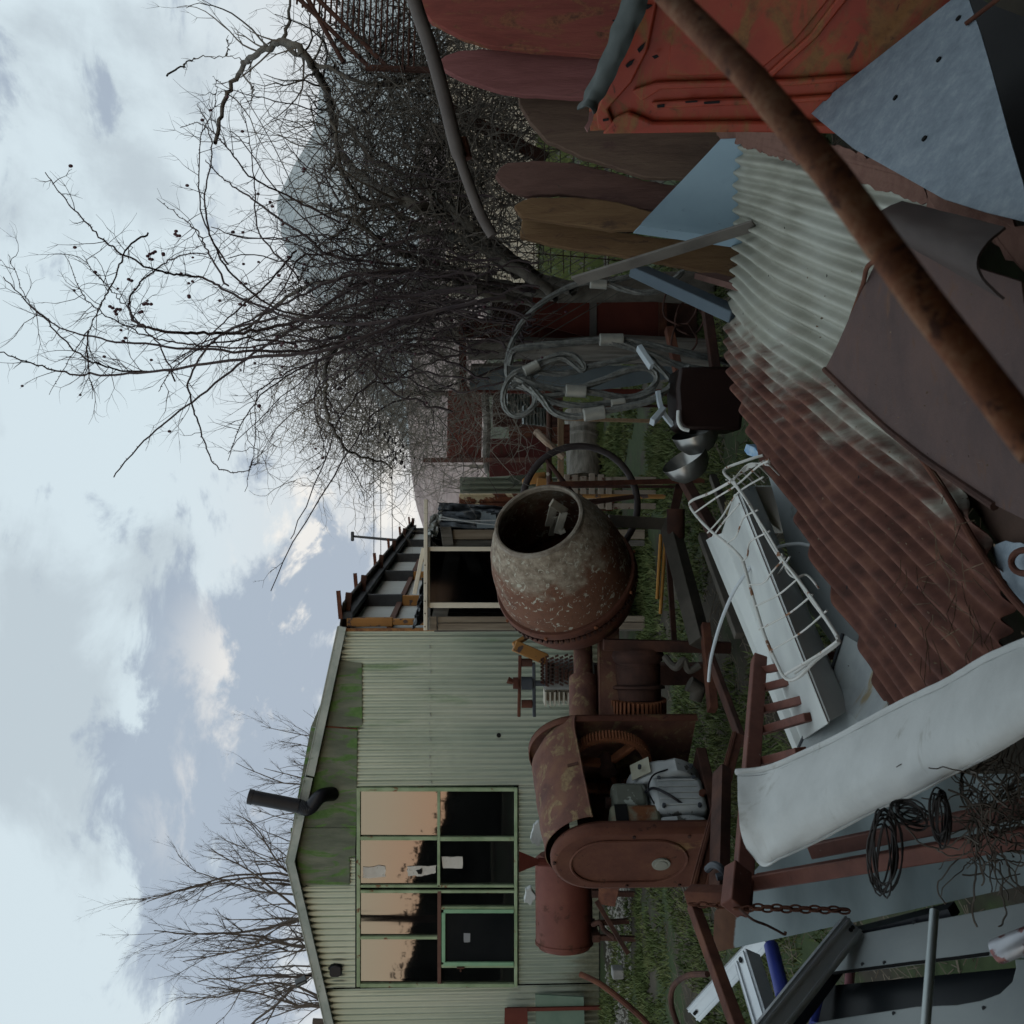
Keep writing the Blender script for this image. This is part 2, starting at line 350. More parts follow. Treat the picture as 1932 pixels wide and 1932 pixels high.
# roof and its edging
mb = MB(); o = .10
for a, b in ((V((XR + .06, 0, top(XR) - .01)), peak), (peak, V((XL - .3, 0, top(XL - .3))))):
    mb.poly([V((a.x, YW - o, a.z + .02)), V((b.x, YW - o, b.z + .02)), V((b.x, YW + 16, b.z + .02)), V((a.x, YW + 16, a.z + .02))], .03, (0, 0, 1))
rf = part('roof', mb, m_roof, shed)
mb = MB()
for a, b in ((V((XR + .07, YW - .12, top(XR) - .02)), V((peak.x + 1.05, YW - .12, top(peak.x + 1.05) - .02))), (V((peak.x + 1.03, YW - .124, top(peak.x + 1.03) - .01)), V((peak.x - .02, YW - .124, peak.z - .01))), (V((peak.x, YW - .12, peak.z - .015)), V((XL - .3, YW - .12, top(XL - .3) - .02)))):
    mb.beam(a, b, .035, .10, (0, 0, 1)); mb.beam(a + V((0, .03, .055)), b + V((0, .03, .055)), .11, .012, (0, 0, 1))
part('edge_flashing', mb, m_trim, rf)
part('corner_strip', MB().beam(V((XR + .02, YW - .02, 0)), V((XR + .02, YW - .02, top(XR) - .04)), .035, .05, (0, 1, 0)), M('orange_rust_strip', [(.20, .09, .035), (.30, .15, .06), (.12, .05, .03)], 9, .8), shed)
# flue
f0 = px(628, 1497) + V((0, -.02, 0)); f1 = px(607, 1495) + V((0, -.25, 0)); f2 = px(590, 1512) + V((0, -.30, 0)); f2b = px(572, 1508) + V((0, -.30, 0)); f3 = px(479, 1490) + V((0, -.30, 0))
m_flue = M('flue_black', [(.012, .013, .018), (.022, .024, .032)], 8, .4, bump=0)
fl = part('flue_pipe', MB().tube([f2b, f3], [.085, .085], 28).tube([f3 + (f2b - f3).normalized() * -.002, f3 + (f2b - f3).normalized() * .05], [.091, .091], 28), m_flue, shed)
sp = smooth_path([f0, f1 + V((.02, 0, -.02)), f2, f2b], 14)
part('flue_elbow', MB().tube(sp, [.082 + (.004 if i % 2 == 0 else 0) for i in range(len(sp))], 26), m_flue, fl)
# window wall
fr = 'window_frame'
def rail(a, b, wd, m=m_green, off=-.02, par=None, name='glazing_bar', dp=.05):
    p0 = px(*a) + V((0, off, 0)); p1 = px(*b) + V((0, off, 0)); return part(name, MB().beam(p0, p1, dp, wd, (p1 - p0).cross(V((0, 1, 0)))), m, par, bevel=.003)
wf = part(fr, MB().beam(px(677, 1485) + V((0, -.02, 0)), px(677, 1859) + V((0, -.02, 0)), .06, .045, (0, 0, 1)).beam(px(973, 1485) + V((0, -.02, 0)), px(973, 1859) + V((0, -.02, 0)), .06, .040, (0, 0, 1))
          .beam(px(680.5, 1488) + V((0, -.02, 0)), px(969.6, 1488) + V((0, -.02, 0)), .045, .06, (0, 1, 0)).beam(px(680.5, 1856.5) + V((0, -.02, 0)), px(969.6, 1856.5) + V((0, -.02, 0)), .045, .06, (0, 1, 0)), m_green, shed, bevel=.004)
rail((828, 1491), (828, 1672), .035, par=wf); rail((829, 1679), (829, 1853), .045, m=m_brownrail, par=wf, off=-.024)
for y_, x0, x1, wd in ((1580, 680.5, 825, .045), (1581, 831, 969.5, .050), (1670, 680.5, 969.5, .030), (1680, 680.5, 969.5, .034), (1767, 680.5, 825, .036), (1711, 833, 969.5, .035), (1820, 833, 969.5, .040)):
    rail((x0, y_), (x1, y_), wd, par=wf)
r_ = random.Random(15)
def pane(x0, x1, y0, y1, off=.0, name='pane'):
    a, b, c_ = r_.uniform(0, .006), r_.uniform(0, .006), r_.uniform(0, .005)
    return part(name, MB().poly([px(x0, y0) + V((0, a, 0)), px(x1, y0) + V((0, b, 0)), px(x1, y1) + V((0, b + c_ - a, 0)) , px(x0, y1) + V((0, c_, 0))], .006, (0, -1, 0)), glass, wf, smooth=0)
for y0, y1 in ((1491, 1577), (1583, 1668), (1683, 1765), (1769, 1853)): pane(681, 825, y0, y1)
for y0, y1 in ((1491, 1578), (1584, 1668), (1683, 1709), (1823, 1853)): pane(831, 969, y0, y1)
dr = part('opening_window', MB().beam(px(837, 1716) + V((0, -.045, 0)), px(969, 1716) + V((0, -.045, 0)), .045, .04, (0, 1, 0)).beam(px(837, 1815) + V((0, -.045, 0)), px(969, 1815) + V((0, -.045, 0)), .045, .04, (0, 1, 0))
         .beam(px(837, 1719.5) + V((0, -.045, 0)), px(837, 1811.5) + V((0, -.045, 0)), .04, .045, (0, 0, 1)), M('mint_frame', [(.20, .38, .24), (.27, .45, .30)], 6, .6), shed, bevel=.004)
part('pane', MB().poly([px(840, 1719) + V((0, -.03, 0)), px(969, 1719) + V((0, -.03, 0)), px(969, 1812) + V((0, -.03, 0)), px(840, 1812) + V((0, -.03, 0))], .006, (0, -1, 0)), M('dark_glass', [(.008, .01, .012), (.016, .018, .02)], 2, .12, bump=0), dr, smooth=0)
part('handle', MB().beam(px(862, 1822) + V((0, -.06, 0)), px(876, 1822) + V((0, -.06, 0)), .02, .02).beam(px(869, 1822) + V((0, -.05, 0)), px(869, 1829) + V((0, -.07, 0)), .015, .02), rust_dark, dr)
mpap = M('tape_paper', [(.50, .48, .45), (.62, .60, .57)], 6, .7, bump=.6, bscale=25, l2=dict(scale=22, thr=.62, cols=[(.25, .22, .2), (.4, .36, .3)]))
def torn(pts, off, m, j=2.0):
    o = []
    for i, p in enumerate(pts):
        q = pts[(i + 1) % len(pts)]
        for k in range(4): o.append(px(p[0] + (q[0] - p[0]) * k / 4 + random.uniform(-j, j), p[1] + (q[1] - p[1]) * k / 4 + random.uniform(-j, j)) + V((0, off, 0)))
    return MB().poly(o, .004, (0, -1, 0))
for pts in ([(684, 1636), (728, 1633), (727, 1654), (685, 1655)], [(768, 1633), (822, 1632), (820, 1648), (795, 1654), (768, 1651)]): part('tape_patch', torn(pts, -.012, mpap), mpap, wf, smooth=0)
part('tape_patch', torn([(834, 1616), (873, 1616), (873, 1637), (836, 1638)], -.012, mpap, .8), mpap, wf, smooth=0)
part('broken_hole', torn([(785, 1642), (797, 1637), (796, 1648), (790, 1648)], -.018, dark, .6), dark, wf, smooth=0)
part('paper_note', torn([(875, 1758), (887, 1758), (887, 1775), (875, 1775)], -.04, mpap, .3), M('grey_note', [(.22, .23, .25), (.26, .27, .29)], 4, .8, bump=0), dr, smooth=0)
# seams and small boxes
part('wall_seam', MB().beam(px(672, 1486) + V((0, -.018, 0)), px(672, 1862) + V((0, -.018, 0)), .004, .02, (0, 0, 1)), dark, shed)
# floodlights on the gable
t = thing('floodlight', 'small square floodlight on a bracket above the left roof edge of the green shed', 'lamp', px(592, 1832) + V((0, -.2, 0)))
q = px(573, 1836) + V((0, -.25, 0)); ax = (px(566, 1825) - px(566, 1845)).normalized()
part('lamp_body', MB().beam(px(583, 1832) + V((0, -.22, 0)), px(564, 1838) + V((0, -.26, 0)), .05, .15, (0, 1, 0)), M('lamp_case', [(.04, .045, .05), (.06, .065, .07)], 5, .5, bump=0), t, bevel=.006)
part('lamp_glass', MB().beam(px(580, 1833) + V((0, -.247, 0)), px(566, 1837.5) + V((0, -.292, 0)), .012, .115, (0, 1, 0)), M('lamp_lens', [(.25, .27, .27), (.3, .32, .32)], 4, .2, bump=0), t)
part('bracket', MB().tube([px(579, 1827) + V((0, -.2, 0)), px(590, 1829) + V((0, -.16, 0)), px(592, 1836) + V((0, -.12, 0)), px(583, 1839) + V((0, -.2, 0))], .008, 6), blackp, t)
t = thing('wall_lamp', 'black rounded lamp fixed on the ribbed wall under the left roof slope', 'lamp', px(650, 1825))
part('lamp_body', MB().poly([px(x, y) + V((0, -.03, 0)) for x, y in ((624, 1817), (632, 1814), (646, 1816), (647, 1832), (640, 1836), (627, 1836), (624, 1832))], .09, (0, -1, 0)), blackp, t, bevel=.012)
part('bracket', MB().beam(px(620, 1826) + V((0, -.01, 0)), px(633, 1826) + V((0, -.03, 0)), .03, .02), blackp, t)
# low annex pieces at the left foot of the wall
solo('green_board', MB().poly([px(x, y) + V((0, -.16, 0)) for x, y in ((1008, 1863), (1098, 1868), (1100, 1932), (1010, 1940))], .03, (0, -1, 0)), M('dull_green_sheet', [(.12, .19, .15), (.19, .26, .21)], 4, .6), 'dull green sheet leaning on the foot of the ribbed wall at the far left', 'sheet')
solo('red_metal_sheet', MB().poly([px(x, y) + V((0, -.22, 0)) for x, y in ((951, 1885), (993, 1884), (994, 1928), (950, 1930))], .02, (0, -1, 0)).beam(px(955, 1930) + V((0, -.2, 0)), V((px(955, 1930).x, YW - .2, 0)), .04, .04).beam(px(955, 1890) + V((0, -.2, 0)), V((px(955, 1890).x, YW - .2, 0)), .04, .04), redlead, 'square dark red metal sheet on legs by the left end of the shed wall', 'sheet')

# ================================================================ side aisle of the shed, running away from us
side = thing('open_side_shed', 'open lean-to with orange posts and white sheeting running back beside the green shed', 'shed', (XR + .3, 20, 0))
m_wcorr = M('white_corrugated', [(.42, .46, .47), (.50, .54, .55)], 3, .5, bump=.05)
m_orange = M('orange_paint', [(.30, .145, .045), (.38, .19, .06)], 5, .6, bump=.1, l2=dict(scale=11, thr=.58, cols=[(.07, .05, .05), (.12, .09, .08)], cscale=25, rough=.85))
m_steel = M('dark_steel', [(.040, .045, .055), (.07, .078, .09)], 7, .6, bump=.1)
XS = XR + .02; ZE = top(XR)
def XA(Y): return XS + (Y - YW) * .055
mb = MB(); yy0, yy1 = YW + .1, 29.0
mb.grid(lambda u, v: (XA(yy0 + (yy1 - yy0) * u) - .02 + .018 * math.cos(u * 2 * math.pi * 110), yy0 + (yy1 - yy0) * u, .02 + (ZE - .10) * v), 700, 2)
part('side_sheet', mb, m_wcorr, side, smooth=60)
for z_ in (2.62, 1.95): part('purlin', MB().beam((XA(yy0) + .03, yy0, z_), (XA(yy1) + .03, yy1, z_), .06, .07), m_brownrail, side)
pys = [12.95, 14.85, 17.9, 21.0, 24.5, 28.4]
for i, y_ in enumerate(pys):
    wd = .15 if i else .08; xx = XA(y_) + .07
    part('post', MB().beam((xx, y_, 0), (xx, y_, ZE - .62), wd, .10, (0, 1, 0)), m_orange, side, bevel=.008)
    part('post_head', MB().beam((xx, y_, ZE - .62), (xx, y_, ZE - .05), wd + .03, .12, (0, 1, 0)), m_orange if i in (0,) else m_steel, side, bevel=.008)
    part('rafter', MB().beam((xx - .6, y_ + .1, ZE + .03), (xx + .36, y_ + .1, ZE - .06), .07, .08), rust_dark, side)
    part('rafter_end', MB().beam((xx + .05, y_ - .1, ZE + .02), (xx + .40, y_ - .1, ZE + .05), .05, .05), rust, side)
mb = MB(); mb.grid(lambda u, v: (XA(yy0 + (yy1 - yy0) * u) - .4 + .72 * v, yy0 + (yy1 - yy0) * u, ZE + .07 - .09 * v + .018 * math.cos(u * 2 * math.pi * 200)), 1000, 1, .012)
part('roof', mb, m_roof, side, smooth=60)
part('eave_beam', MB().beam((XA(yy0) + .16, yy0, ZE - .06), (XA(yy1) + .16, yy1, ZE - .06), .08, .12), m_steel, side)

# street lamp and wires behind
q0 = P(765, 1021, 32); q1 = P(668, 1012, 32)
t = thing('street_lamp', 'thin street lamp with a short crossbar head rising behind the side shed roof', 'lamp', (q0.x, 32, 0))
part('pole', MB().tube([V((q0.x, 32, 0)), q0, q1], [.055, .05, .035], 8), m_steel, t)
part('lamp_head', MB().beam(P(665, 1003, 32), P(665, 1021, 32), .16, .09), m_steel, t, bevel=.02)
for i, (a, b, z_) in enumerate((((704, 800), (706, 1130), 40), ((717, 800), (719, 1090), 40.5), ((738, 800), (742, 1040), 41))):
    solo('overhead_wire', MB().tube([P(a[0], a[1] - 400, z_), P(a[0] + 1, a[1], z_), P(b[0], b[1] + 300, z_)], .014, 4), m_steel, ('topmost', 'middle', 'lowest')[i] + ' of the three thin overhead wires crossing the sky by the street lamp', 'wire', 'overhead wires')
# things behind the photographer, seen only in the panes
mb = MB(); r_ = random.Random(4)
def hh(X): return (3.3 + max(0, -15.4 - X) * .26 - max(0, X + 14) * .06) + .35 * pnoise(V((X * .35, 0, 0))) + .3 * pnoise(V((X * 1.4, 5, 0)))
mb.grid(lambda u, v: (-60 + 80 * u, -30.3, max(.2, hh(-60 + 80 * u) - .3) * v), 160, 1)
for i in range(4200):
    X = r_.uniform(-60, 18); q = V((X, -30 + r_.uniform(-.3, .3), max(.1, hh(X) + r_.gauss(-.35, .35)))); s_ = .22 * r_.random() + .08
    mb.add([q, q + V((r_.uniform(-s_, s_), 0, r_.uniform(-s_, s_))), q + V((r_.uniform(-s_, s_), .1, r_.uniform(-s_, s_) * .8))], [(0, 1, 2)])
struct('hedge', mb, M('hedge_dark', [(.012, .016, .014), (.02, .026, .02)], 2, .9, bump=0), kind='stuff', smooth=0)
t = solo('utility_pole', MB().cyl((-14.9, -12, 0), (-14.5, -12, 9), .15, .12, 10), rust_dark, 'tall plain timber pole behind the camera that mirrors in the upper window panes', 'pole')
# ================================================================ yard behind the mixer
m_board = M('grey_boards', [(.16, .125, .095), (.26, .215, .165), (.36, .31, .25)], 3, .85, bump=.35, stretch=(6, 6, .5), bscale=14, l2=dict(scale=9, stretch=(3, 3, 1), thr=.68, cols=[(.04, .03, .025), (.07, .05, .04)], rough=.9))
m_oldwood = M('weathered_wood', [(.07, .062, .055), (.15, .14, .125), (.25, .235, .21)], 3, .9, bump=.6, stretch=(7, 7, .6), bscale=16)
m_logh = M('log_wood', [(.07, .065, .055), (.14, .135, .12), (.21, .20, .18)], 3, .9, bump=.6, stretch=(.6, 7, 7), bscale=16)
def panel(name, pts, Y, t, m, label, cat, **k):
    """vertical plate at distance Y (or per-point Y)"""
    return solo(name, MB().poly([P(p[0], p[1], p[2] if len(p) > 2 else Y) for p in pts], t, (0, -1, 0) if all(len(p) < 3 for p in pts) else None), m, label, cat, **k)
YC = 9.5
cab = thing('wood_store', 'small store of upright grey boards with a dark opening beside the ribbed shed corner', 'wood store', P(1095, 1090, YC) * 1)
cab.location.z = 0
def zg(x, y, Y): q = P(x, y, Y); return V((q.x, q.y, 0))
def vboard(x, y0, y1, Y, m=m_board, t=.035, z0=0, par=cab, name='board'):
    a = P(x, y0, Y); b = P(x, y1, Y); c_ = (a + b) / 2
    return part(name, MB().beam(V((c_.x, Y, z0)), V((c_.x, Y, c_.z)), t, abs(a.x - b.x) - .004, (1, 0, 0)), m, par, bevel=.003)
vboard(849, 999, 1018, YC); vboard(847, 1019, 1031, YC + .01, m_oldwood); vboard(826, 1163, 1175, YC); vboard(826, 1175.5, 1189, YC - .01)
part('beam_end', MB().beam(P(840, 987, YC - .03), P(846, 1031, YC - .03), .06, .10, (0, 0, 1)), m_oldwood, cab, bevel=.004)
part('beam_end', MB().beam(P(817, 1163, YC - .02), P(817, 1189, YC - .02), .05, .07, (0, 0, 1)), m_board, cab, bevel=.004)
part('slanted_beam', MB().beam(P(826, 1180, YC + .12), P(858, 1031, YC + .12), .05, .14, (0, 0, 1)), m_oldwood, cab)
part('back_board', MB().beam(P(900, 1080, YC + .5), P(880, 1035, YC + .5), .03, .12, (0, 0, 1)), m_oldwood, cab)
mb = MB(); a = P(812, 995, YC + .2); b = P(812, 1189, YC + .2)
mb.poly([a, b, V((b.x, b.y + 1.6, b.z)), V((a.x, a.y + 1.6, a.z))], .03, (0, 0, 1)); part('roof_board', mb, m_oldwood, cab)
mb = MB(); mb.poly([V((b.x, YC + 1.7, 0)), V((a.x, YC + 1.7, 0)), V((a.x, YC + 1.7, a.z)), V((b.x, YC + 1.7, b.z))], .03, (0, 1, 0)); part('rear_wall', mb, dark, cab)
for X_ in (a.x, b.x): part('side_wall', MB().poly([V((X_, YC + .06, 0)), V((X_, YC + 1.68, 0)), V((X_, YC + 1.68, a.z - .04)), V((X_, YC + .06, a.z - .04))], .02, (1, 0, 0)), m_oldwood, cab)
YF = YC - .12
wf2 = thing('aluminium_window', 'cream aluminium window frame with dark glass leaning on the board store', 'window', zg(1000, 1090, YF))
def abar(a, b, wd, dp=.05, par=None, name='frame_bar', up=None, Y=None): return part(name, MB().beam(P(a[0], a[1], Y or YF), P(b[0], b[1], Y or YF), dp, wd, up or (P(b[0], b[1], YF) - P(a[0], a[1], YF)).cross(V((0, 1, 0)))), cream_alu, par or wf2, bevel=.004)
abar((808, 1031), (808, 1147), .03, up=(0, 0, 1)); abar((811, 1141.5), (1110, 1141.5), .048); abar((811, 1035.5), (1110, 1035.5), .040); abar((1107, 1040), (1107, 1137), .04, up=(0, 0, 1))
part('pane', MB().poly([P(811, 1039, YF + .01), P(811, 1138, YF + .01), P(1106, 1138, YF + .01), P(1106, 1039, YF + .01)], .005, (0, -1, 0)), M('clear_dark_glass', [(.010, .012, .016), (.016, .018, .024)], 3, .06, bump=0), wf2, smooth=0)
pn = bpy.data.materials['clear_dark_glass'].node_tree; pp_ = pn.nodes['Principled BSDF']; pp_.inputs['Alpha'].default_value = .72
st = thing('aluminium_strip', 'long cream aluminium strip with screw holes lying across the top of the leaning window', 'strip', P(803, 1060, YF - .06))
part('strip_bar', MB().beam(P(803.5, 942, YF - .05), P(803, 1189, YF - .05), .04, .035, (0, 0, 1)), cream_alu, st, bevel=.004)
mb = MB()
for y_ in (1066, 1100, 1134, 1157, 1182): q = P(802, y_, YF - .05); mb.cyl(q + V((0, -.015, 0)), q + V((0, -.024, 0)), .006, n=8)
part('rivet', mb, rust_dark, st)['kind'] = 'stuff'
solo('short_strip', MB().beam(P(799, 1034, YF - .02), P(782, 1121, YF - .02), .03, .038, (0, 0, 1)), cream_alu, 'short cream strip propped at a slant above the leaning window frame', 'strip', bevel=.004)
def cloth(name, quad, Y, bul, m, label, cat, nu=26, nv=26, fq=5, th=.006):
    A, B, C, D = quad
    def fn(u, v):
        x = (A[0] * (1 - u) + B[0] * u) * (1 - v) + (D[0] * (1 - u) + C[0] * u) * v; y = (A[1] * (1 - u) + B[1] * u) * (1 - v) + (D[1] * (1 - u) + C[1] * u) * v
        e = min(u, 1 - u, v, 1 - v) * 4; e = min(1, e)
        n_ = pnoise(V((u * fq, v * fq * .6, Y))); n2_ = pnoise(V((u * fq * 2.3, v * fq * 2, Y + 9)))
        return P(x + 3.5 * n2_, y + 3.5 * n_, Y - bul * math.sin(math.pi * v) * math.sin(math.pi * min(1, u + .12)) + .10 * n_ + .05 * n2_)
    return solo(name, MB().grid(fn, nu, nv, th), m, label, cat, smooth=70)
cloth('black_tarp', [(826, 992), (828, 948), (952, 956), (940, 1000)], YC - .1, .15, tarpm, 'crumpled black tarp hanging over the right corner of the board store', 'tarp')
cloth('folded_plastic_sheet', [(806, 1012), (812, 975), (838, 962), (822, 1012)], YC - .14, .03, M('grey_plastic', [(.28, .30, .30), (.4, .42, .41)], 5, .4, bump=.2), 'pale grey plastic sheet folded over the top of the board store', 'plastic sheet', 14, 10)
cloth('black_plastic_roll', [(779, 1186), (797, 1090), (804, 1090), (802, 1172)], YC - .05, .05, M('black_film', [(.012, .014, .018), (.03, .033, .04)], 3, .35, bump=.2), 'black plastic film bunched up above the leaning window frame', 'plastic sheet', 20, 8)
mt_strap = M('pale_strap', [(.3, .32, .33), (.4, .42, .43)], 5, .5, bump=0)
for i, (a, b) in enumerate((((832, 975), (950, 992)), ((829, 980), (948, 981)))):
    solo('tarp_cord', MB().tube(smooth_path([P(a[0], a[1], YC - .32), P((a[0] + b[0]) / 2, (a[1] + b[1]) / 2 + 2, YC - .30), P(b[0], b[1], YC - .26)]), .007, 5), mt_strap, ('lower slanting' if i == 0 else 'straighter upper') + ' pale cord stretched over the black tarp', 'cord', 'cords over the tarp')
for i in range(4):
    solo('stacked_plank', MB().beam(P(905 + i * 9, 996, YC - .2 - i * .02), P(903 + i * 9, 962 + i * 3, YC - .2 - i * .02), .03, .05, (0, 0, 1)), M('slat_grey%s' % '', [(.12, .15, .17), (.18, .21, .23)], 5, .6) if i == 0 else MATS['slat_grey'], 'grey painted plank stacked beside the tarp, ' + ('topmost of four', 'second from the top', 'third from the top', 'lowest of four')[i], 'plank', 'grey planks by the tarp')
# rusty containers beyond
m_ryel = M('rusted_cream_panel', [(.20, .065, .03), (.11, .04, .025), (.26, .10, .045)], 6, .85, bump=.3, l2=dict(scale=4.5, thr=.49, w_=.03, dist=.8, cols=[(.50, .40, .24), (.60, .52, .36)], rough=.6))
m_gg = M('green_grey_sheet', [(.13, .155, .12), (.20, .225, .18)], 2, .6, stretch=(9, 1, .3), bump=.1)
c1 = thing('rusty_container', 'flaking cream and rust metal container end right of the black tarp', 'container', zg(1000, 948, 11.4))
a = P(866, 964, 11.4); b = P(866, 931, 11.4)
part('end_panel', MB().beam(V((a.x, 12.2, a.z / 2)), V((b.x, 12.2, a.z / 2)), 1.5, a.z), m_ryel, c1, bevel=.01)
for y_ in (953, 942): q = P(866, y_, 11.4); part('rib', MB().beam(V((q.x, 11.42, .1)), V((q.x, 11.42, q.z - .05)), .04, .05, (1, 0, 0)), m_ryel, c1)
a = P(868, 930, 11.8); b = P(868, 900, 11.8)
solo('green_grey_cladding', corr(a.x, b.x, 0, a.z, 11.8, .06, .012), m_gg, 'upright ribbed green grey sheet standing right of the flaking rusty container', 'sheet')
solo('yellow_machine_arm', MB().beam(P(1020, 960, 9.2), P(1028, 903, 9.2), .12, .14, (0, 0, 1)).beam(P(985, 905, 9.25), P(1030, 901, 9.25), .1, .06, (0, 1, 0)), m_orange, 'short orange painted steel arm behind the handwheel of the mixer', 'machine part', bevel=.01)
# dark red plates
panel('dark_red_plate', [(845, 737), (843, 868), (908, 871), (911, 735)], 8.6, .02, redlead, 'square dark red steel plate behind the twigs above the fallen log', 'plate', bevel=.004)
panel('crimson_plate', [(925, 828), (923, 900), (990, 896), (1032, 870), (1030, 826)], 8.4, .02, M('crimson_paint', [(.06, .014, .014), (.09, .02, .018), (.05, .018, .016)], 5, .6, bump=.2, l2=dict(scale=7, thr=.55, w_=.1, cols=[(.05, .03, .022), (.08, .04, .03)], rough=.9)), 'deep crimson steel plate low between the twigs and the handwheel', 'plate', bevel=.004)
for i, (x0, x1, y0, y1, Yq) in enumerate(((930, 1062, 744, 806, 9.2), (960, 1075, 800, 838, 9.5), (985, 1080, 655, 742, 8.4))):
    a = P(x0, y0, Yq); b = P(x1, y1, Yq); solo('rusty_roof_sheet', corr(min(a.x, b.x), max(a.x, b.x), b.z, a.z, Yq, .05, .008), rust_dark if i != 1 else rust, ('widest rusty ribbed sheet between the thin grey pole and the fallen log', 'narrow rusty ribbed sheet left of the crimson plate', 'dark rusty ribbed sheet behind the ring of the rope slings')[i], 'metal sheet', 'rusty sheets in the yard', smooth=60)
solo('thin_log', MB().tube(smooth_path([P(914, 745, 8.5), P(919, 800, 8.5), P(917, 860, 8.5), P(922, 893, 8.5)]), .03, 8), m_oldwood, 'thin grey pole lying level between the two red plates', 'pole')
solo('plate_post', MB().beam(P(800, 868, 8.7), P(1034, 868, 8.15), .04, .04), rust_dark, 'thin dark post standing at the right edge of the square dark red plate', 'post')
solo('plate_post', MB().beam(P(740, 742, 8.8), P(1090, 742, 8.8), .04, .04), rust_dark, 'thin dark post standing at the left edge of the square dark red plate', 'post')
solo('green_roof_slope', MB().poly([P(955, 905, 9), P(1032, 838, 9), P(1040, 850, 9), P(975, 915, 9)], .03, (0, -1, 0)), M('mossy_tin', [(.04, .05, .04), (.07, .08, .06)], 6, .8), 'sloping dark mossy tin strip leaning against the crimson plate', 'sheet')
solo('rusty_pipe_bar', MB().cyl(P(1036, 748, 8.1), P(1036, 925, 8.1), .022, n=10), M('flaky_bar', [(.06, .03, .025), (.11, .055, .04)], 8, .8, l2=dict(scale=12, thr=.62, cols=[(.35, .3, .26), (.4, .36, .3)])), 'level rusty bar with flaking white paint in front of the crimson plate', 'bar')
for a_ in (765, 918): solo('bar_trestle', MB().beam(P(1037, a_, 8.1), zg(1040, a_, 8.1), .022, .022), rust_dark, ('left' if a_ == 765 else 'right') + ' upright carrying the level flaking bar', 'post', 'bar uprights')
solo('timber_batten', MB().beam(P(1058, 784, 8.6), P(1058, 916, 8.6), .03, .05, (0, 0, 1)).beam(P(1060, 790, 8.6), zg(0, 790, 8.6), .03, .03).beam(P(1060, 910, 8.6), zg(0, 910, 8.6), .03, .03), M('tan_batten', [(.24, .15, .09), (.34, .24, .15)], 6, .8, stretch=(1, 8, 8)), 'tan timber batten fixed level on two stakes below the flaking bar', 'batten', bevel=.003)
solo('peeling_branch', MB().tube(smooth_path([P(1012, 815, 8.2), P(1030, 832, 8.1), P(1050, 850, 8.1), P(1064, 862, 8.1)]), [.03] * 19, 8), M('peeled_branch', [(.30, .19, .13), (.42, .34, .26)], 9, .8, l2=dict(scale=14, thr=.55, cols=[(.08, .04, .03), (.1, .06, .04)])), 'pale peeling branch slanting across the level flaking bar', 'branch')
mb = MB()
lp0 = V((P(1110, 780, 13).x, 13, .2)); lp1 = V((P(1110, 905, 13).x, 12.7, .2))
mb.tube([lp0 + (lp1 - lp0) * i / 14 + V((0, .02 * pnoise(V((i * .7, 0, 0))), .02 * pnoise(V((i * .7, 5, 0))))) for i in range(15)], [.215 + .02 * pnoise(V((i * .9, 8, 1))) for i in range(15)], 26, star=.03)
solo('fallen_log', mb, m_logh, 'thick grey barkless log lying on the grass beyond the handwheel', 'log')
# stacked masonry slabs/pallets right of the wheel
mpal = M('pallet_wood', [(.24, .19, .15), (.36, .31, .26)], 6, .85, bump=.4, l2=dict(scale=10, thr=.6, cols=[(.10, .045, .035), (.15, .07, .05)]))
pal = thing('broken_pallet', 'weathered broken pallet standing on edge in the grass behind the handwheel', 'pallet', zg(1100, 930, 8.9))
r_ = random.Random(3)
for i, x_ in enumerate((1070, 1085, 1101, 1117, 1134, 1149)):
    a0 = 897 + r_.uniform(-4, 4); part('slat', MB().beam(P(x_, a0, 8.9), P(x_, 962 + r_.uniform(-6, 6), 8.9), .02, .052, (0, 0, 1)), mpal, pal, bevel=.003)
for y_ in (905, 930, 955): q = P(1064, y_, 8.93); part('stringer', MB().beam(V((q.x, 8.94, 0)), q, .04, .05, (1, 0, 0)), mpal, pal)
solo('orange_stake', MB().cyl(P(1070, 936, 8.5), zg(0, 936, 8.5), .018, n=8), m_orange, 'upright orange rod behind the spoke of the handwheel', 'rod')
for i, (a, b) in enumerate((((1247, 1008), (1240, 1130)), ((1256, 1004), (1246, 1158)))):
    solo('orange_rod', MB().cyl(P(a[0], a[1], 7.9) , P(b[0], b[1], 7.9), .014, n=8), M('orange_rebar', [(.34, .15, .03), (.42, .21, .05)], 20, .7, bump=.3) if i == 0 else MATS['orange_rebar'], ('upper' if i == 0 else 'lower') + ' of two ribbed orange rods lying in the grass right under the drum', 'rod', 'orange rods')
# upright scrap between the cables and the bushes
ru = thing('scrap_rack', 'rust red steel rack with weathered planks and blue grey sheet behind the rope slings', 'rack', zg(1100, 640, 7.3))
part('side_plate', MB().poly([P(868, 604, 7.2), P(868, 639, 7.2), P(1113, 639, 7.2), P(1113, 604, 7.2)], .02, (0, -1, 0)), redlead, ru, bevel=.003)
part('top_bar', MB().beam(P(872, 596, 7.15), P(874, 735, 7.15), .05, .05), redlead, ru)
part('leg', MB().beam(P(868, 735, 7.3), zg(0, 735, 7.3), .04, .04), redlead, ru); part('leg', MB().beam(P(868, 606, 7.3), zg(0, 606, 7.3), .04, .04), redlead, ru)
cb = thing('red_steel_cabinet', 'rust red steel cabinet with two panels standing behind the single arching cable', 'cabinet', zg(1200, 585, 7.3))
part('upper_panel', MB().poly([P(1004, 530, 7.12), P(1004, 610, 7.12), P(1113, 638, 7.12), P(1113, 530, 7.12)], .02, (0, -1, 0)), redlead, cb, bevel=.003)
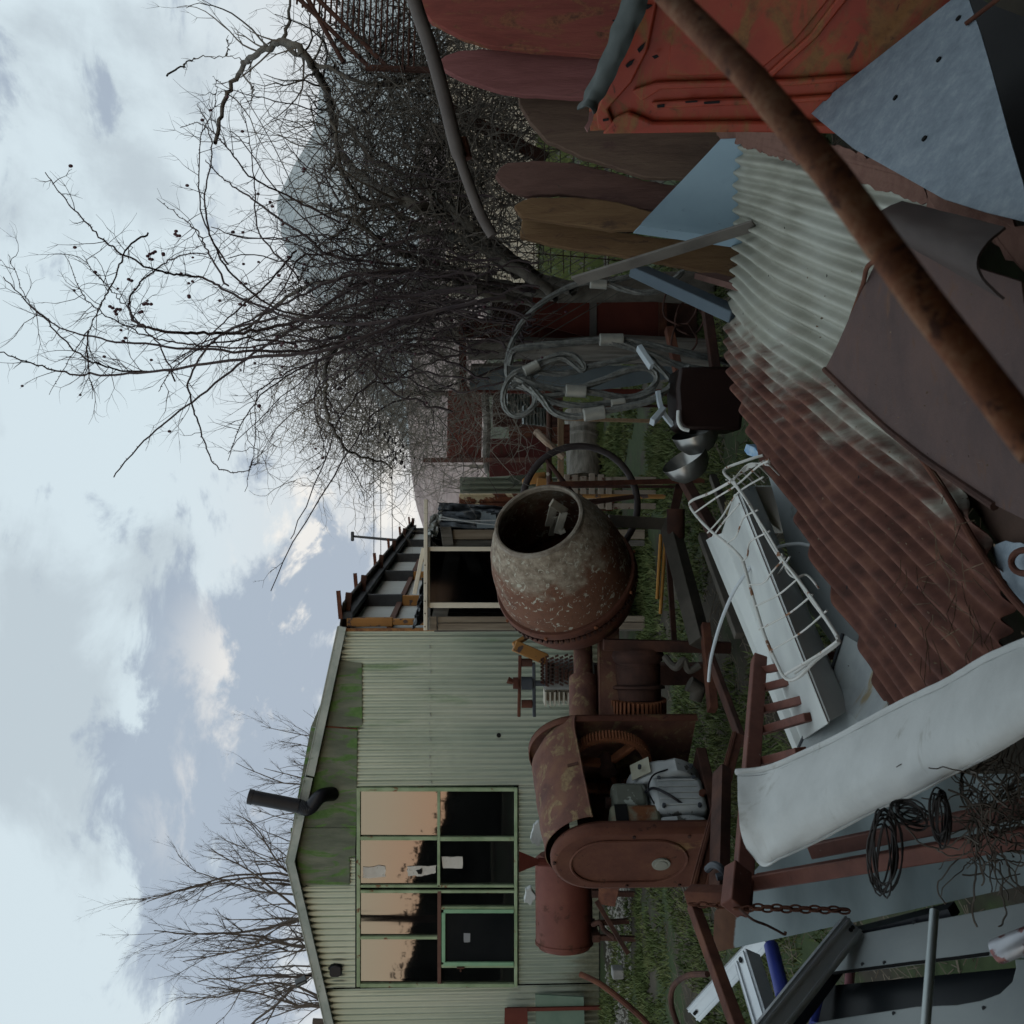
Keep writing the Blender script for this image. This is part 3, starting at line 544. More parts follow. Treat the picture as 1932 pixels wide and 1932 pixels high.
part('divider', MB().beam(P(1119, 528, 7.08), P(1119, 640, 7.08), .04, .045), M('grey_bar', [(.10, .10, .10), (.16, .15, .14)], 8, .6), cb)
part('lower_panel', MB().poly([P(1125, 540, 7.1), P(1125, 639, 7.1), P(1243, 639, 7.1), P(1243, 540, 7.1)], .02, (0, -1, 0)), redlead, cb, bevel=.003)
part('bottom_rail', MB().beam(P(1250, 535, 7.05), P(1250, 645, 7.05), .05, .05), rust, cb)
q = P(1060, 585, 7.2); part('body', MB().beam(V((q.x - .19, 7.5, .75)), V((q.x + .19, 7.5, .75)), .6, 1.45), rust_dark, cb)
solo('grey_old_trunk', MB().tube([P(882, 662, 7.0), P(950, 655, 7.0), P(1060, 660, 6.95), P(1160, 655, 6.95), zg(0, 660, 6.95)], [.06, .07, .075, .085, .1], 14, star=.06), m_oldwood, 'bleached upright trunk splitting with age left of the red rack plate', 'trunk')
for i, (x0, y0, x1, y1, ww) in enumerate(((890, 690, 1205, 678, .055), (905, 676, 1190, 668, .04), (895, 668, 1180, 690, .035))):
    solo('grey_plank', MB().beam(P(x0, y0, 7.05 + .03 * i), P(x1 + 120, y1, 7.0 + .03 * i), ww, .02, (1, 0, 0)), m_oldwood, ('widest', 'middle', 'thinnest')[i] + ' of the weathered planks leaning beside the bleached trunk', 'plank', 'planks by the bleached trunk')
panel('blue_grey_sheet', [(888, 690), (886, 735), (1110, 738), (1197, 728), (1330, 700), (1330, 682), (1195, 690)], 7.2, .008, M('bluegrey_sheet', [(.16, .20, .23), (.23, .28, .31)], 2.5, .45, metal=.3, bump=.08), 'tall blue grey sheet standing behind the tangled rope slings', 'sheet')
for i in range(2):
    x0, x1, y0, y1 = ((955, 1003, 738, 778), (985, 1035, 765, 800))[i]
    mb = MB(); a = P(x0, y0, 7.6); b = P(x1, y1, 7.6)
    mb.grid(lambda u, v: (a.x + (b.x - a.x) * u, 7.6 + .2 * v + .012 * math.cos(v * 2 * math.pi * 7), a.z + (b.z - a.z) * v), 4, 60, .004)
    solo('corrugated_offcut', mb, galv, ('upper grey' if i == 0 else 'lower grey') + ' corrugated offcut behind the ring of rope sling', 'offcut', 'corrugated offcuts', smooth=60)
solo('brown_board_end', MB().poly([P(826, 622, 7.4), P(840, 642, 7.4), P(868, 640, 7.4), P(868, 618, 7.4)], .03, (0, -1, 0)), M('brown_board', [(.10, .07, .05), (.15, .11, .08)], 6, .85), 'short brown board end resting on top of the red rack', 'board')

# ================================================================ wire rope slings
m_rope = M('wire_rope', [(.10, .105, .10), (.18, .185, .175), (.26, .265, .25)], 30, .5, metal=.5, bump=.3, bscale=200)
m_fer = M('ferrule', [(.30, .30, .27), (.42, .41, .37)], 14, .5, metal=.5, bump=.2, bscale=50)
def rope(pts, r, Y, label, group='rope slings', ferr=(), dY=.0):
    ps = smooth_path([P(p[0], p[1], (p[2] if len(p) > 2 else Y)) for p in pts], 12)
    # even spacing
    L = [0]
    for i in range(1, len(ps)): L.append(L[-1] + (ps[i] - ps[i - 1]).length)
    n = int(L[-1] / .008); ev = []; k = 0
    for i in range(n + 1):
        t = L[-1] * i / n
        while k < len(L) - 2 and L[k + 1] < t: k += 1
        ev.append(ps[k].lerp(ps[k + 1], (t - L[k]) / max(1e-9, L[k + 1] - L[k])))
    o = thing('wire_rope_sling', label, 'wire rope', (ev[0].x, ev[0].y, min(p.z for p in ev)), group)
    part('rope', MB().tube(ev, r, 24, twist=.30, star=.22), m_rope, o, smooth=80)
    for a, b, rr in ferr: part('ferrule', MB().cyl(P(*a), P(*b), rr, n=14), m_fer, o, bevel=.004)
rope([(1290, 510), (1250, 545), (1210, 552), (1170, 544), (1140, 534), (1105, 533), (1070, 543), (1030, 566), (995, 596), (972, 632), (960, 668), (956, 700), (968, 722), (1000, 735)], .0145, 5.9, 'single rope sling arching free in front of the red steel cabinet', ferr=[((1113, 535, 5.88), (1145, 537, 5.88), .028)])
rope([(1145, 534), (1170, 526), (1200, 520), (1235, 515), (1262, 525)], .0135, 5.93, 'short rope end running back from the ferrule by the steel bar')
rope([(962, 690), (968, 664), (1000, 654), (1060, 648), (1110, 643), (1160, 640), (1210, 648), (1270, 660), (1340, 676), (1420, 690)], .017, 5.75, 'stout sling running down straight along the bleached trunk', ferr=[((1131, 641, 5.73), (1176, 641, 5.73), .035)])
rope([(1150, 645), (1190, 655), (1235, 672), (1285, 690), (1340, 700), (1400, 712)], .017, 5.72, 'stout sling end splitting off below the widest ferrule')
rope([(985, 700), (1005, 690), (1030, 678), (1060, 668), (1085, 672), (1102, 690), (1098, 698), (1080, 686), (1060, 676), (1035, 684), (1010, 700), (985, 715), (965, 730)], .0145, 5.68, 'sling bent into a narrow hook shape in front of the blue grey sheet', ferr=[((989, 701, 5.64), (1016, 687, 5.64), .030)])
rope([(1012, 760), (1010, 735), (998, 708), (980, 700), (960, 715), (950, 742), (953, 768), (970, 784), (992, 780), (1008, 762), (1006, 735), (990, 716)], .0145, 5.66, 'sling coiled into a small round ring at the top of the tangle')
rope([(970, 712), (1000, 722), (1040, 733), (1085, 737), (1130, 742), (1180, 750), (1215, 742), (1237, 722), (1236, 704), (1215, 694), (1180, 700), (1140, 716), (1100, 730), (1050, 745), (1010, 750)], .0160, 5.62, 'sling making the long flat oval in the middle of the tangle', ferr=[((1067, 737, 5.58), (1106, 739, 5.58), .034)])
rope([(1000, 730), (1022, 752), (1045, 778), (1080, 786), (1120, 780), (1170, 770), (1220, 758), (1255, 738), (1282, 712), (1300, 690)], .0165, 5.56, 'lowest sling of the tangle bowing out towards the grass', ferr=[((1101, 783, 5.53), (1141, 777, 5.53), .036)])
rope([(985, 725), (1015, 745), (1050, 760), (1100, 765), (1150, 760), (1200, 752), (1235, 735)], .0145, 5.6, 'thin sling threaded through the long oval loop', ferr=[((1153, 762, 5.58), (1180, 758, 5.58), .024)])
rope([(1000, 700), (1060, 705), (1120, 690), (1170, 680), (1215, 672), (1240, 690), (1270, 722), (1262, 740)], .0145, 5.7, 'sling crossing behind the long oval loop towards the dark box')

# ================================================================ the row of painted slabs
def slab(pts, Y, t, m, label, lean=.12):
    pp = []
    for i, p in enumerate(pts):
        q = P(p[0], p[1], Y); pp.append(P(p[0], p[1], Y + lean * (q.z - .3)))
    # densify with small raggedness
    out_ = []
    for i, p in enumerate(pp):
        q = pp[(i + 1) % len(pp)]; n = max(1, int((q - p).length / .03))
        for k in range(n): c_ = p.lerp(q, k / n); out_.append(c_ + V((pnoise(c_ * 19) * .006, 0, pnoise(c_ * 23) * .006)))
    return solo('timber_slab', MB().poly(out_, t, (0, -1, 0)), m, label, 'slab', 'slabs leaning in a row', bevel=.006)
def slabmat(n, base, dk, l2c=None, thr=.55):
    return M(n, base, 2.2, .75, bump=.6, stretch=(6, 6, .7), bscale=14, nrough=.68, dist=.8, l2=dict(scale=3.2, stretch=(2.6, 2, .9), thr=thr, w_=.1, dist=1, cols=dk, rough=.85), l3=l2c)
m_s1 = slabmat('slab_red', [(.19, .050, .040), (.25, .066, .052), (.30, .09, .065)], [(.10, .045, .032), (.28, .11, .06), (.09, .04, .032)], thr=.50)
m_s2 = slabmat('slab_pink', [(.19, .070, .066), (.24, .092, .088), (.27, .11, .105)], [(.12, .075, .055), (.13, .07, .055)], thr=.60)
m_s3 = slabmat('slab_brown', [(.095, .060, .045), (.14, .09, .066), (.17, .115, .082)], [(.085, .048, .042), (.12, .07, .06)])
m_s4 = slabmat('slab_dark', [(.10, .052, .043), (.14, .076, .062), (.17, .095, .078)], [(.12, .06, .055), (.09, .05, .045)])
m_s5 = slabmat('slab_ochre', [(.12, .066, .034), (.17, .10, .050), (.21, .13, .066)], [(.07, .04, .028), (.10, .06, .04)])
slab([(784, -80), (783, 0), (795, 25), (816, 49), (865, 75), (923, 95), (980, 101), (1125, 112), (1400, 120), (1400, -80)], 5.2, .05, m_s1, 'broad red painted slab, the rightmost of the row, reaching out of the frame')
slab([(828, 124), (840, 112), (865, 104), (909, 99.5), (980, 105), (1125, 116), (1400, 124), (1400, 215), (1110, 192), (1000, 187), (952, 181), (894, 164), (851, 146), (834, 135)], 5.3, .05, m_s2, 'dusty pink slab with a pointed rounded tip beside the broad red one')
slab([(978, 188), (980, 205), (998, 236), (1032, 274), (1096, 302), (1153, 320), (1211, 340), (1290, 342), (1400, 345), (1400, 190), (1110, 186), (1010, 180)], 5.45, .05, m_s3, 'wide grey brown slab with a curved edge, half behind the pink one')
slab([(934, 337), (944, 320), (958, 312), (1015, 308), (1082, 314), (1150, 329), (1211, 345), (1262, 354), (1400, 366), (1400, 410), (1226, 402), (1150, 388), (1125, 381), (1053, 371), (995, 376), (958, 364), (942, 350)], 5.6, .05, m_s4, 'dark reddish slab with a ragged rounded end in the middle of the row')
slab([(968, 394), (985, 382), (1003, 377), (1096, 377), (1153, 384), (1225, 403), (1400, 420), (1400, 445), (1193, 438), (1153, 439), (1067, 427), (986, 415), (974, 404)], 5.55, .05, m_s5, 'ochre slab with a knotted oval grain figure beside the ragged dark one')
slab([(984, 418), (1096, 430), (1211, 450), (1306, 459), (1450, 475), (1450, 560), (1335, 518), (1240, 500), (1173, 487), (1096, 477), (1038, 466), (981, 452)], 5.7, .05, m_s5, 'square topped ochre slab at the left end of the row by the steel bar')
# mesh panel behind the slabs
mb = MB(); a = P(770, 40, 7.6); b = P(770, 500, 7.6)
YM = 7.6; x0, x1, z0, z1 = P(0, 505, YM).x, P(0, -60, YM).x, .35, P(790, 100, YM).z
r_ = random.Random(6)
xx = x0
while xx < x1:
    xx += r_.uniform(.07, .16); a = V((r_.uniform(-.08, .08), 0, 0)); mb.tube([V((xx, YM, z0)) - a, V((xx + r_.uniform(-.02, .02), YM - .03, (z0 + z1) / 2)), V((xx, YM, z1)) + a], .0045, 4)
zz = z0
while zz < z1:
    zz += r_.uniform(.05, .13); mb.tube([V((x0, YM + .006, zz + r_.uniform(-.07, .07))), V(((x0 + x1) / 2, YM, zz + r_.uniform(-.04, .04))), V((x1, YM + .006, zz + r_.uniform(-.07, .07)))], .0035, 4)
solo('wire_mesh_panel', mb, rust_dark, 'rusty welded mesh panel standing behind the painted slabs', 'mesh panel', smooth=0)
solo('pale_house_wall', MB().poly([P(842, -60, 24), P(842, 560, 24), V((P(842, 560, 24).x, 24, 0)), V((P(842, -60, 24).x, 24, 0))], .2, (0, 1, 0)), M('cream_render', [(.50, .46, .38), (.58, .54, .46)], 2, .9), 'pale rendered wall glimpsed through the mesh and twigs behind the slabs', 'wall')
solo('mesh_rail', MB().beam(P(845, 205, 6.6), P(1030, 300, 6.6), .05, .07, (0, 0, 1)), rust_dark, 'dark rusty rail slanting down to the curved brown slab', 'rail')
solo('bent_grey_pipe', MB().tube(smooth_path([P(770, -40, 4.9), P(788, 20, 4.9), P(815, 100, 4.9), P(840, 190, 4.9), P(858, 265, 4.9), P(875, 320, 4.9), P(905, 400, 4.9), P(930, 445, 4.9)]), [.034] * 28 + [.026] * 15, 12), M('grey_brown_pipe', [(.07, .055, .05), (.12, .10, .09)], 6, .6), 'long bent grey pipe slanting down across the bush beside the red slab', 'pipe')
solo('bar_segment', MB().tube([P(880, 300, 4.95), P(870, 262, 4.95)], .03, 10), rust, 'short rusty collar on the long bent pipe', 'collar')
# chain link fence bit
mb = MB(); Yf = 6.6
for i in range(46):
    xx = P(0, 420, Yf).x + i * .06
    for s_ in (1, -1):
        mb.tube([(xx, Yf, 0.0), (xx + s_ * .9 * .9, Yf, 1.35)], .003, 3)
solo('chain_link_fence', mb, M('fence_wire', [(.05, .05, .045), (.1, .1, .09)], 10, .6), 'chain link netting glimpsed in the gaps between the slabs', 'fence', smooth=0)
# rack with parallel bars, top right
rk = thing('tubular_rack', 'dark rack of many thin parallel bars rising above the bushes at the right', 'rack', P(760, 60, 6.0))
YR = 6.0
for (a, b) in (((505, -60), (700, 130)), ((540, -60), (735, 130)), ((648, 118), (548, -60))): part('rail', MB().tube([P(a[0], a[1], YR), P(b[0], b[1], YR)], .014, 8), rust_dark, rk)
for i in range(22):
    x_ = 560 + i * 10.5; y1 = 8 + i * 6.2; part('bar', MB().tube([P(x_ + 6, -70, YR), P(x_, min(y1, 128), YR)], .0065, 6), rust_dark, rk)
part('post', MB().tube([P(690, 128, YR), zg(0, 128, YR)], .02, 8), rust_dark, rk)
# ================================================================ dark sheet added inside the shed, so no daylight shows through its seams
mb = MB().poly([V((XL + .1, YW + .14, 0)), V((XR - .06, YW + .14, 0)), V((XR - .06, YW + .14, top(XR) - .1)), V((peak.x, YW + .14, peak.z - .1)), V((XL + .1, YW + .14, top(XL) - .1))], .02, (0, 1, 0))
part('daylight_block', mb, dark, shed)
# ================================================================ the big cement mixer
m_drum = M('drum_cement', [(.12, .055, .036), (.17, .080, .050), (.095, .045, .032)], 7, .85, bump=.35, bscale=40,
           l2=dict(scale=7, thr=.0, w_=.35, dist=.4, lin=(-.95, 1.0, -.5, 0, 1.2), cols=[(.15, .115, .085), (.26, .21, .16), (.38, .33, .26)], cscale=26, rough=.95),
           l3=dict(scale=22, thr=.585, w_=.03, dist=1.5, cols=[(.34, .32, .26), (.44, .42, .35)], cscale=30, rough=.95))
m_mix = M('mixer_ochre_rust', [(.09, .042, .036), (.15, .070, .052), (.19, .10, .06)], 6, .8, bump=.45, l2=dict(scale=7, thr=.52, w_=.12, dist=1.6, cols=[(.14, .085, .055), (.27, .19, .10)], cscale=50, rough=.85))
m_belt = M('belt_cover_rust', [(.085, .032, .022), (.115, .043, .028), (.145, .060, .036)], 5, .75, bump=.25, l2=dict(scale=4.5, thr=.58, w_=.10, stretch=(1, 1, .6), cols=[(.17, .095, .045), (.24, .15, .07)], cscale=30, rough=.85), l3=dict(scale=11, thr=.60, w_=.06, dist=1, cols=[(.045, .022, .018), (.07, .032, .024)], rough=.95), nrough=.7)
m_gear = M('gear_rust', [(.17, .060, .030), (.27, .105, .05)], 20, .8, bump=.3)
m_eng = M('engine_grey', [(.30, .32, .33), (.40, .42, .43), (.46, .48, .48)], 7, .5, bump=.12, l2=dict(scale=8, thr=.60, w_=.05, cols=[(.05, .05, .045), (.12, .12, .11)], cscale=20, rough=.9))
m_engflake = M('engine_flaking', [(.12, .13, .11), (.17, .18, .15)], 7, .6, l2=dict(scale=8, thr=.50, w_=.02, cols=[(.36, .39, .36), (.42, .45, .41)], rough=.5))
m_exh = M('exhaust_rusty', [(.18, .18, .13), (.24, .23, .17)], 5, .7, l2=dict(scale=4, thr=.47, w_=.12, cols=[(.14, .05, .025), (.22, .09, .04)], rough=.9))
mo = P(1016, 982, 6.2); ax = V((.64, -.68, .35)).normalized(); back_ = -ax
mix = thing('cement_mixer', 'big old cement mixer with a tilted crusted drum, handwheel and rusty engine housing', 'cement mixer', (-.6, 6.6, 0))
prof = [(0, .266), (.03, .292), (.10, .334), (.20, .380), (.32, .415), (.44, .435), (.60, .440)]
dr_ = part('drum', MB().lathe(prof + [(.60, .430), (.44, .427), (.32, .407), (.20, .372), (.10, .326), (.02, .260), (0, .266)], mo, back_, 72), m_drum, mix, smooth=50)
mm = m_drum.node_tree
# cement crust thins out towards the ring: boundary measured along the drum's own axis
for n_ in mm.nodes:
    if n_.type == 'VECT_MATH' and n_.operation == 'DOT_PRODUCT':
        n_.inputs[1].default_value = tuple(ax * 2.2)
        nxt = n_.outputs['Value'].links[0].to_node; nxt.inputs[1].default_value = -(ax * 2.2).dot(mo + back_ * .36) - .74
part('drum_mouth', MB().lathe([(-.010, .258), (-.016, .268), (-.010, .280), (.010, .284), (.020, .278), (.016, .258), (-.010, .258)], mo, back_, 64), M('mouth_rim', [(.16, .12, .09), (.26, .22, .18), (.34, .31, .26)], 20, .9, bump=.6, bscale=60), dr_)
part('drum_ring', MB().lathe([(.555, .435), (.555, .458), (.566, .464), (.60, .464), (.612, .458), (.612, .435), (.555, .435)], mo, back_, 80), m_belt, dr_, smooth=50)
mb = MB()
for k in range(80):
    a_ = 2 * math.pi * k / 80; d_, x_, z_ = basis(back_); q = mo + back_ * .622 + (x_ * math.cos(a_) + z_ * math.sin(a_)) * .446
    mb.beam(q, q + back_ * .03, .018, .03, (x_ * math.cos(a_) + z_ * math.sin(a_)))
part('drum_teeth', mb, rust_dark, dr_)['kind'] = 'stuff'
part('drum_base', MB().lathe([(.60, .424), (.66, .440), (.75, .425), (.84, .385), (.92, .32), (.98, .23), (1.01, .12), (1.02, .01)], mo, back_, 64), m_belt, dr_, smooth=50)
part('drum_floor', MB().lathe([(.90, .32), (.96, .01)], mo, back_, 30), M('drum_inside', [(.10, .085, .065), (.16, .14, .11)], 6, .95, bump=.4), dr_)
d_, x_, z_ = basis(back_)
def dp(t, a, r): return mo + back_ * t + (x_ * math.cos(rad(a)) + z_ * math.sin(rad(a))) * r
m_pad = M('paddle', [(.30, .27, .22), (.42, .39, .33)], 12, .9, bump=.5)
pd = part('mixing_paddle', MB().beam(P(1046, 950, 6.34), P(1036, 992, 6.55), .055, .012, (1, 0, 0)).beam(P(1040, 948, 6.22), P(1068, 966, 6.35), .050, .015, (0, 1, 0)).beam(P(1064, 966, 6.32), P(1052, 1006, 6.45), .050, .015, (0, 1, 0)).beam(P(1048, 975, 6.46), P(1040, 1010, 6.7), .04, .012, (1, 0, 0)).beam(P(1055, 1005, 6.42), P(1066, 1000, 6.42), .035, .012, (0, 1, 0)), m_pad, dr_, bevel=.003)
mb = MB()
for k in range(9): q = dp(.583, 40 * k, .466); n_ = (q - (mo + back_ * .583)).normalized(); mb.cyl(q - n_ * .006, q + n_ * .010, .011, n=6)
part('ring_bolts', mb, m_gear, dr_)['kind'] = 'stuff'
# handwheel
hw = P(1094, 950, 7.15); hx = V((1, .15, 0)).normalized(); hz = V((0, .12, 1)).normalized()
wh = part('handwheel', MB().tube([hw + hx * math.cos(a_ * math.pi / 24) * .41 + hz * math.sin(a_ * math.pi / 24) * .40 for a_ in range(48)], .024, 12, closed=True), M('wheel_steel', [(.045, .035, .035), (.075, .06, .058)], 8, .55), mix)
for a_ in (37, 157, 277): part('spoke', MB().tube([hw, hw + hx * math.cos(rad(a_)) * .4 + hz * math.sin(rad(a_)) * .39], [.022, .016], 8), rust_dark, wh)
part('wheel_hub', MB().cyl(hw + V((0, -.05, 0)), hw + V((0, .05, 0)), .05), rust_dark, wh)
part('wheel_post', MB().beam(P(1034, 914, 7.1), V((P(1034, 906, 7.1).x, 7.1, 0)), .035, .05), rust, mix)
# engine housing in its own axes
C0 = V((-1.45, 6.30, 0)); hu = V((-.586, -.81, 0)); hb = V((.81, -.586, 0))
def H(s, w_, z): return C0 + hu * s + hb * w_ + V((0, 0, z))
ZC, ZB, HR = .985, .27, .27
shaft0 = mo + back_ * .97; shaft1 = H(0, .02, .93)
part('drum_shaft', MB().tube([shaft0, shaft1], .062, 20), m_mix, mix); sm = shaft0.lerp(shaft1, .52)
part('shaft_sleeve', MB().tube([sm, shaft1], .092, 22), m_mix, mix)
part('shaft_collar', MB().lathe([(-.01, .05), (-.01, .13), (.03, .13), (.06, .08), (.06, .05)], shaft0, (shaft1 - shaft0).normalized(), 24), m_mix, mix)
bd = V((0, 0, -.155)) + V((.06, -.16, 0))
b0_ = shaft0.lerp(shaft1, .06) + bd; b1_ = shaft1 + bd + V((.0, .12, 0))
part('carrier_beam', MB().beam(b0_, b1_, .012, .13, (0, 0, 1)).beam(b0_ + V((0, .05, .06)), b1_ + V((0, .05, .06)), .10, .012, (0, 0, 1)), m_mix, mix, bevel=.003)
def stad(r, zt, zb, n=18): return [(r * math.cos(math.pi * k / n), zt + r * math.sin(math.pi * k / n)) for k in range(n + 1)] + [(-r, zb), (r, zb)]
part('end_plate', MB().poly([H(0, w_, z) for w_, z in stad(HR + .02, ZC, ZB)], .012, hu), m_mix, mix)
mb = MB(); st_ = stad(HR + .02, ZC, ZB)[:-1]; st_ = [(HR + .02, ZB)] + st_
mb.grid(lambda u, v: H(.0 + .05 * v, *st_[min(int(u * (len(st_) - 1) + .5), len(st_) - 1)]), len(st_) - 1, 1, .006)
part('end_plate_rim', mb, m_belt, mix)
m_hood = m_mix
def hood(u, v):
    a_ = rad(12 + 150 * v); dip = max(0, 1 - u / .22) ** 2 * .10
    return H(.01 + .73 * u, (HR + .03) * math.cos(a_), ZC - .02 + (.30 - dip + .01 * pnoise(V((u * 6, v * 5, 0)))) * math.sin(a_) - .05 * u)
hd = part('engine_hood', MB().grid(hood, 40, 24, .005), m_hood, mix, smooth=50)
hd['label'] = 'vaulted hood with purple rust and ochre paint patches'
part('hood_lip', MB().tube([hood(i / 20, 0) for i in range(21)], .008, 6), m_mix, hd)
part('hood_cleat', MB().beam(hood(.5, .02) , hood(.5, .10), .02, .02), rust_dark, hd)
S0 = .735
bc = part('belt_cover', MB().poly([H(S0, w_, z) for w_, z in stad(HR - .005, ZC - .06, ZB)], .085, hu), m_belt, mix, bevel=.028, smooth=40)
rg_ = stad(HR - .085, ZC - .09, ZB + .35); rg_ = [(w_, z) for w_, z in rg_[:-2]] + [(-(HR - .085) * math.cos(math.pi * k / 14), ZB + .35 - .0 - (HR - .085) * math.sin(math.pi * k / 14)) for k in range(15)]
part('cover_ridge', MB().tube([H(S0 + .088, w_, z) for w_, z in rg_], .009, 6, closed=True), m_belt, bc)
for s_, z_ in ((-.22, .45), (-.22, .75), (.22, .45), (.22, .75), (0, 1.17)): part('cover_bolt', MB().cyl(H(S0 + .08, s_, z_), H(S0 + .094, s_, z_), .010, n=6), rust_dark, bc)
bq = H(S0 + .087, -.02, P(1247, 1600, 5.65).z)
bd_ = part('oval_badge', MB().lathe([(0, .001), (0, .052), (.008, .050), (.008, .034), (.012, .032), (.012, .001)], bq, hu, 28), M('badge', [(.20, .20, .17), (.28, .28, .24)], 8, .6), bc)
# ring gear
gc = V((0, 0, .80)); RG = .255
mb = MB()
NT = 84
gv = []; 
for k in range(NT * 4):
    r_k = RG + (.012 if (k % 4) in (1, 2) else -.004); a_ = 2 * math.pi * k / (NT * 4)
    gv.append((r_k * math.cos(a_), r_k * math.sin(a_)))
vs = [H(.10, a, .80 + b) for a, b in gv] + [H(.155, a, .80 + b) for a, b in gv] + [H(.10, a * .86, .80 + b * .86) for a, b in gv] + [H(.155, a * .86, .80 + b * .86) for a, b in gv]
n_ = NT * 4; fs = []
for k in range(n_):
    j = (k + 1) % n_; fs += [(k, j, n_ + j, n_ + k), (n_ + k, n_ + j, 3 * n_ + j, 3 * n_ + k), (2 * n_ + j, 2 * n_ + k, 3 * n_ + k, 3 * n_ + j), (j, k, 2 * n_ + k, 2 * n_ + j)]
mb.add(vs, fs); gw = part('ring_gear', mb, m_gear, mix, smooth=30)
for a_ in (80, 200, 320): part('gear_spoke', MB().beam(H(.13, 0, .80), H(.13, RG * .88 * math.cos(rad(a_)), .80 + RG * .88 * math.sin(rad(a_))), .03, .055, hu), m_gear, gw, bevel=.006)
part('gear_hub', MB().cyl(H(.08, 0, .80), H(.20, 0, .80), .05), rust_dark, gw)
part('rear_plate', MB().poly([H(0, -HR, ZB), H(.74, -HR, ZB), H(.74, -HR, ZC), H(0, -HR, ZC)], .008, -hb), rust_dark, mix)
# engine
def hbox(s0, s1, w0, w1, z0, z1, m, name, par, bv=.015): return part(name, MB().beam(H(s0, (w0 + w1) / 2, (z0 + z1) / 2), H(s1, (w0 + w1) / 2, (z0 + z1) / 2), abs(w1 - w0), z1 - z0, (0, 0, 1)), m, par, bevel=bv)
en = part('engine_block', MB().beam(H(.42, .10, .46), H(.66, .10, .46), .26, .30, (0, 0, 1)), m_eng, mix, bevel=.03)
mb = MB().poly([H(.30, w_, z) for w_, z in [(.04 + .20 * math.cos(rad(a_)) * (1 + .12 * (a_ / 360)), .50 + .21 * math.sin(rad(a_)) * (1 + .12 * (a_ / 360))) for a_ in range(0, 360, 12)]], .12, hu)
part('fan_housing', mb, m_eng, en, bevel=.02)
part('crank_case', MB().poly([H(.68, w_, z) for w_, z in ((-.02, .33), (.20, .33), (.23, .42), (.21, .58), (.12, .63), (.0, .62))], .05, hu), m_eng, en, bevel=.015)
part('name_plate', MB().beam(H(.345, .17, .70), H(.345, .245, .60), .11, .004, (hb + V((0, 0, 1.4)))), M('nameplate', [(.30, .29, .22), (.38, .37, .3)], 12, .5), en)
hbox(.42, .58, .02, .19, .63, .83, m_engflake, 'fuel_tank', en, .03)
hbox(.60, .73, .06, .22, .58, .86, m_exh, 'silencer', en, .025)
part('silencer_grille', MB().beam(H(.61, .225, .80), H(.72, .225, .80), .006, .07, (0, 0, 1)), dark, en)
hbox(.20, .72, -.1, .22, .24, .30, rust_dark, 'engine_bed', en, .006)
mb = MB()
for s_, w_, z_ in ((.44, .235, .56), (.44, .235, .36), (.63, .235, .56), (.63, .235, .36), (.36, .24, .66), (.36, .24, .36), (.36, .06, .74)): mb.cyl(H(s_, w_ - .01, z_), H(s_, w_ + .014, z_), .011, n=6)
part('bolt', mb, m_steel, en)['kind'] = 'stuff'
for k in range(5): part('casting_rib', MB().beam(H(.45 + k * .042, .233, .35), H(.45 + k * .042, .233, .57), .010, .012, hu), m_eng, en, bevel=.003)
part('fuel_hose', MB().tube(smooth_path([H(.5, .19, .64), H(.52, .25, .60), H(.58, .26, .52), H(.62, .22, .44)]), .008, 8), blackp, en)
part('ignition_cable', MB().tube(smooth_path([H(.60, .2, .60), H(.56, .27, .64), H(.48, .26, .62), H(.42, .25, .58), H(.38, .24, .50)]), .005, 6), blackp, en)
part('pull_start_boss', MB().lathe([(0, .01), (0, .10), (.02, .095), (.025, .06), (.035, .055), (.035, .01)], H(.36, .05, .52) + hu * .06, hu, 28), m_eng, en)
part('oil_plug', MB().cyl(H(.55, .23, .33), H(.55, .25, .33), .02, n=12), rust, en)
part('tank_cap', MB().cyl(H(.5, .1, .83), H(.5, .1, .86), .03, n=16), rust_dark, en)
# chassis
def chass(name, a, b, w_, h_, m=rust_dark, **k): return part(name, MB().beam(P(*a), P(*b), w_, h_, k.get('up')), m, mix, bevel=.004)
chass('frame_upright', (1148, 982, 6.9), (1272, 990, 6.9), .08, .08, M('grey_brown_steel', [(.06, .055, .045), (.11, .095, .08)], 6, .8, bump=.3))
chass('frame_upright', (1138, 1216, 6.35), (1378, 1222, 6.35), .07, .06)
chass('frame_beam', (1262, 985, 6.9), (1322, 1214, 6.2), .10, .10, MATS['grey_brown_steel'], up=(0, -1, 1))
chass('frame_beam', (1258, 1004, 7.0), (1272, 1212, 6.7), .035, .035)
chass('frame_beam', (1325, 1010, 6.1), (1395, 1200, 5.5), .05, .05, MATS['grey_brown_steel'])
chass('frame_beam', (1268, 985, 6.9), (1285, 905, 7.2), .06, .06)
chass('frame_foot', (1330, 1180, 6.2), (1345, 1340, 5.9), .09, .05, rust)
chass('frame_beam', (1232, 1222, 6.5), (1236, 1335, 6.5), .03, .03)
part('axle_block', MB().cyl(P(1275, 1015, 6.8), P(1275, 960, 6.8), .06), rust_dark, mix)
part('winch_drum', MB().lathe([(0, .02), (0, .155), (.03, .165), (.06, .155), (.08, .135), (.21, .135), (.22, .165), (.235, .165), (.24, .14), (.31, .14), (.33, .02)], P(1203, 1228, 6.45), V((-1, -.15, 0)), 48), rust_dark, mix)
mb = MB(); gv0 = P(1203, 1318, 6.40)
for k in range(40):
    a_ = 2 * math.pi * k / 40; q = gv0 + V((0, math.cos(a_) * .165, math.sin(a_) * .165)); mb.beam(q, q + V((-.085, 0, 0)), .013, .03, V((0, math.cos(a_), math.sin(a_))))
mb.cyl(gv0, gv0 + V((-.085, 0, 0)), .155, n=40)
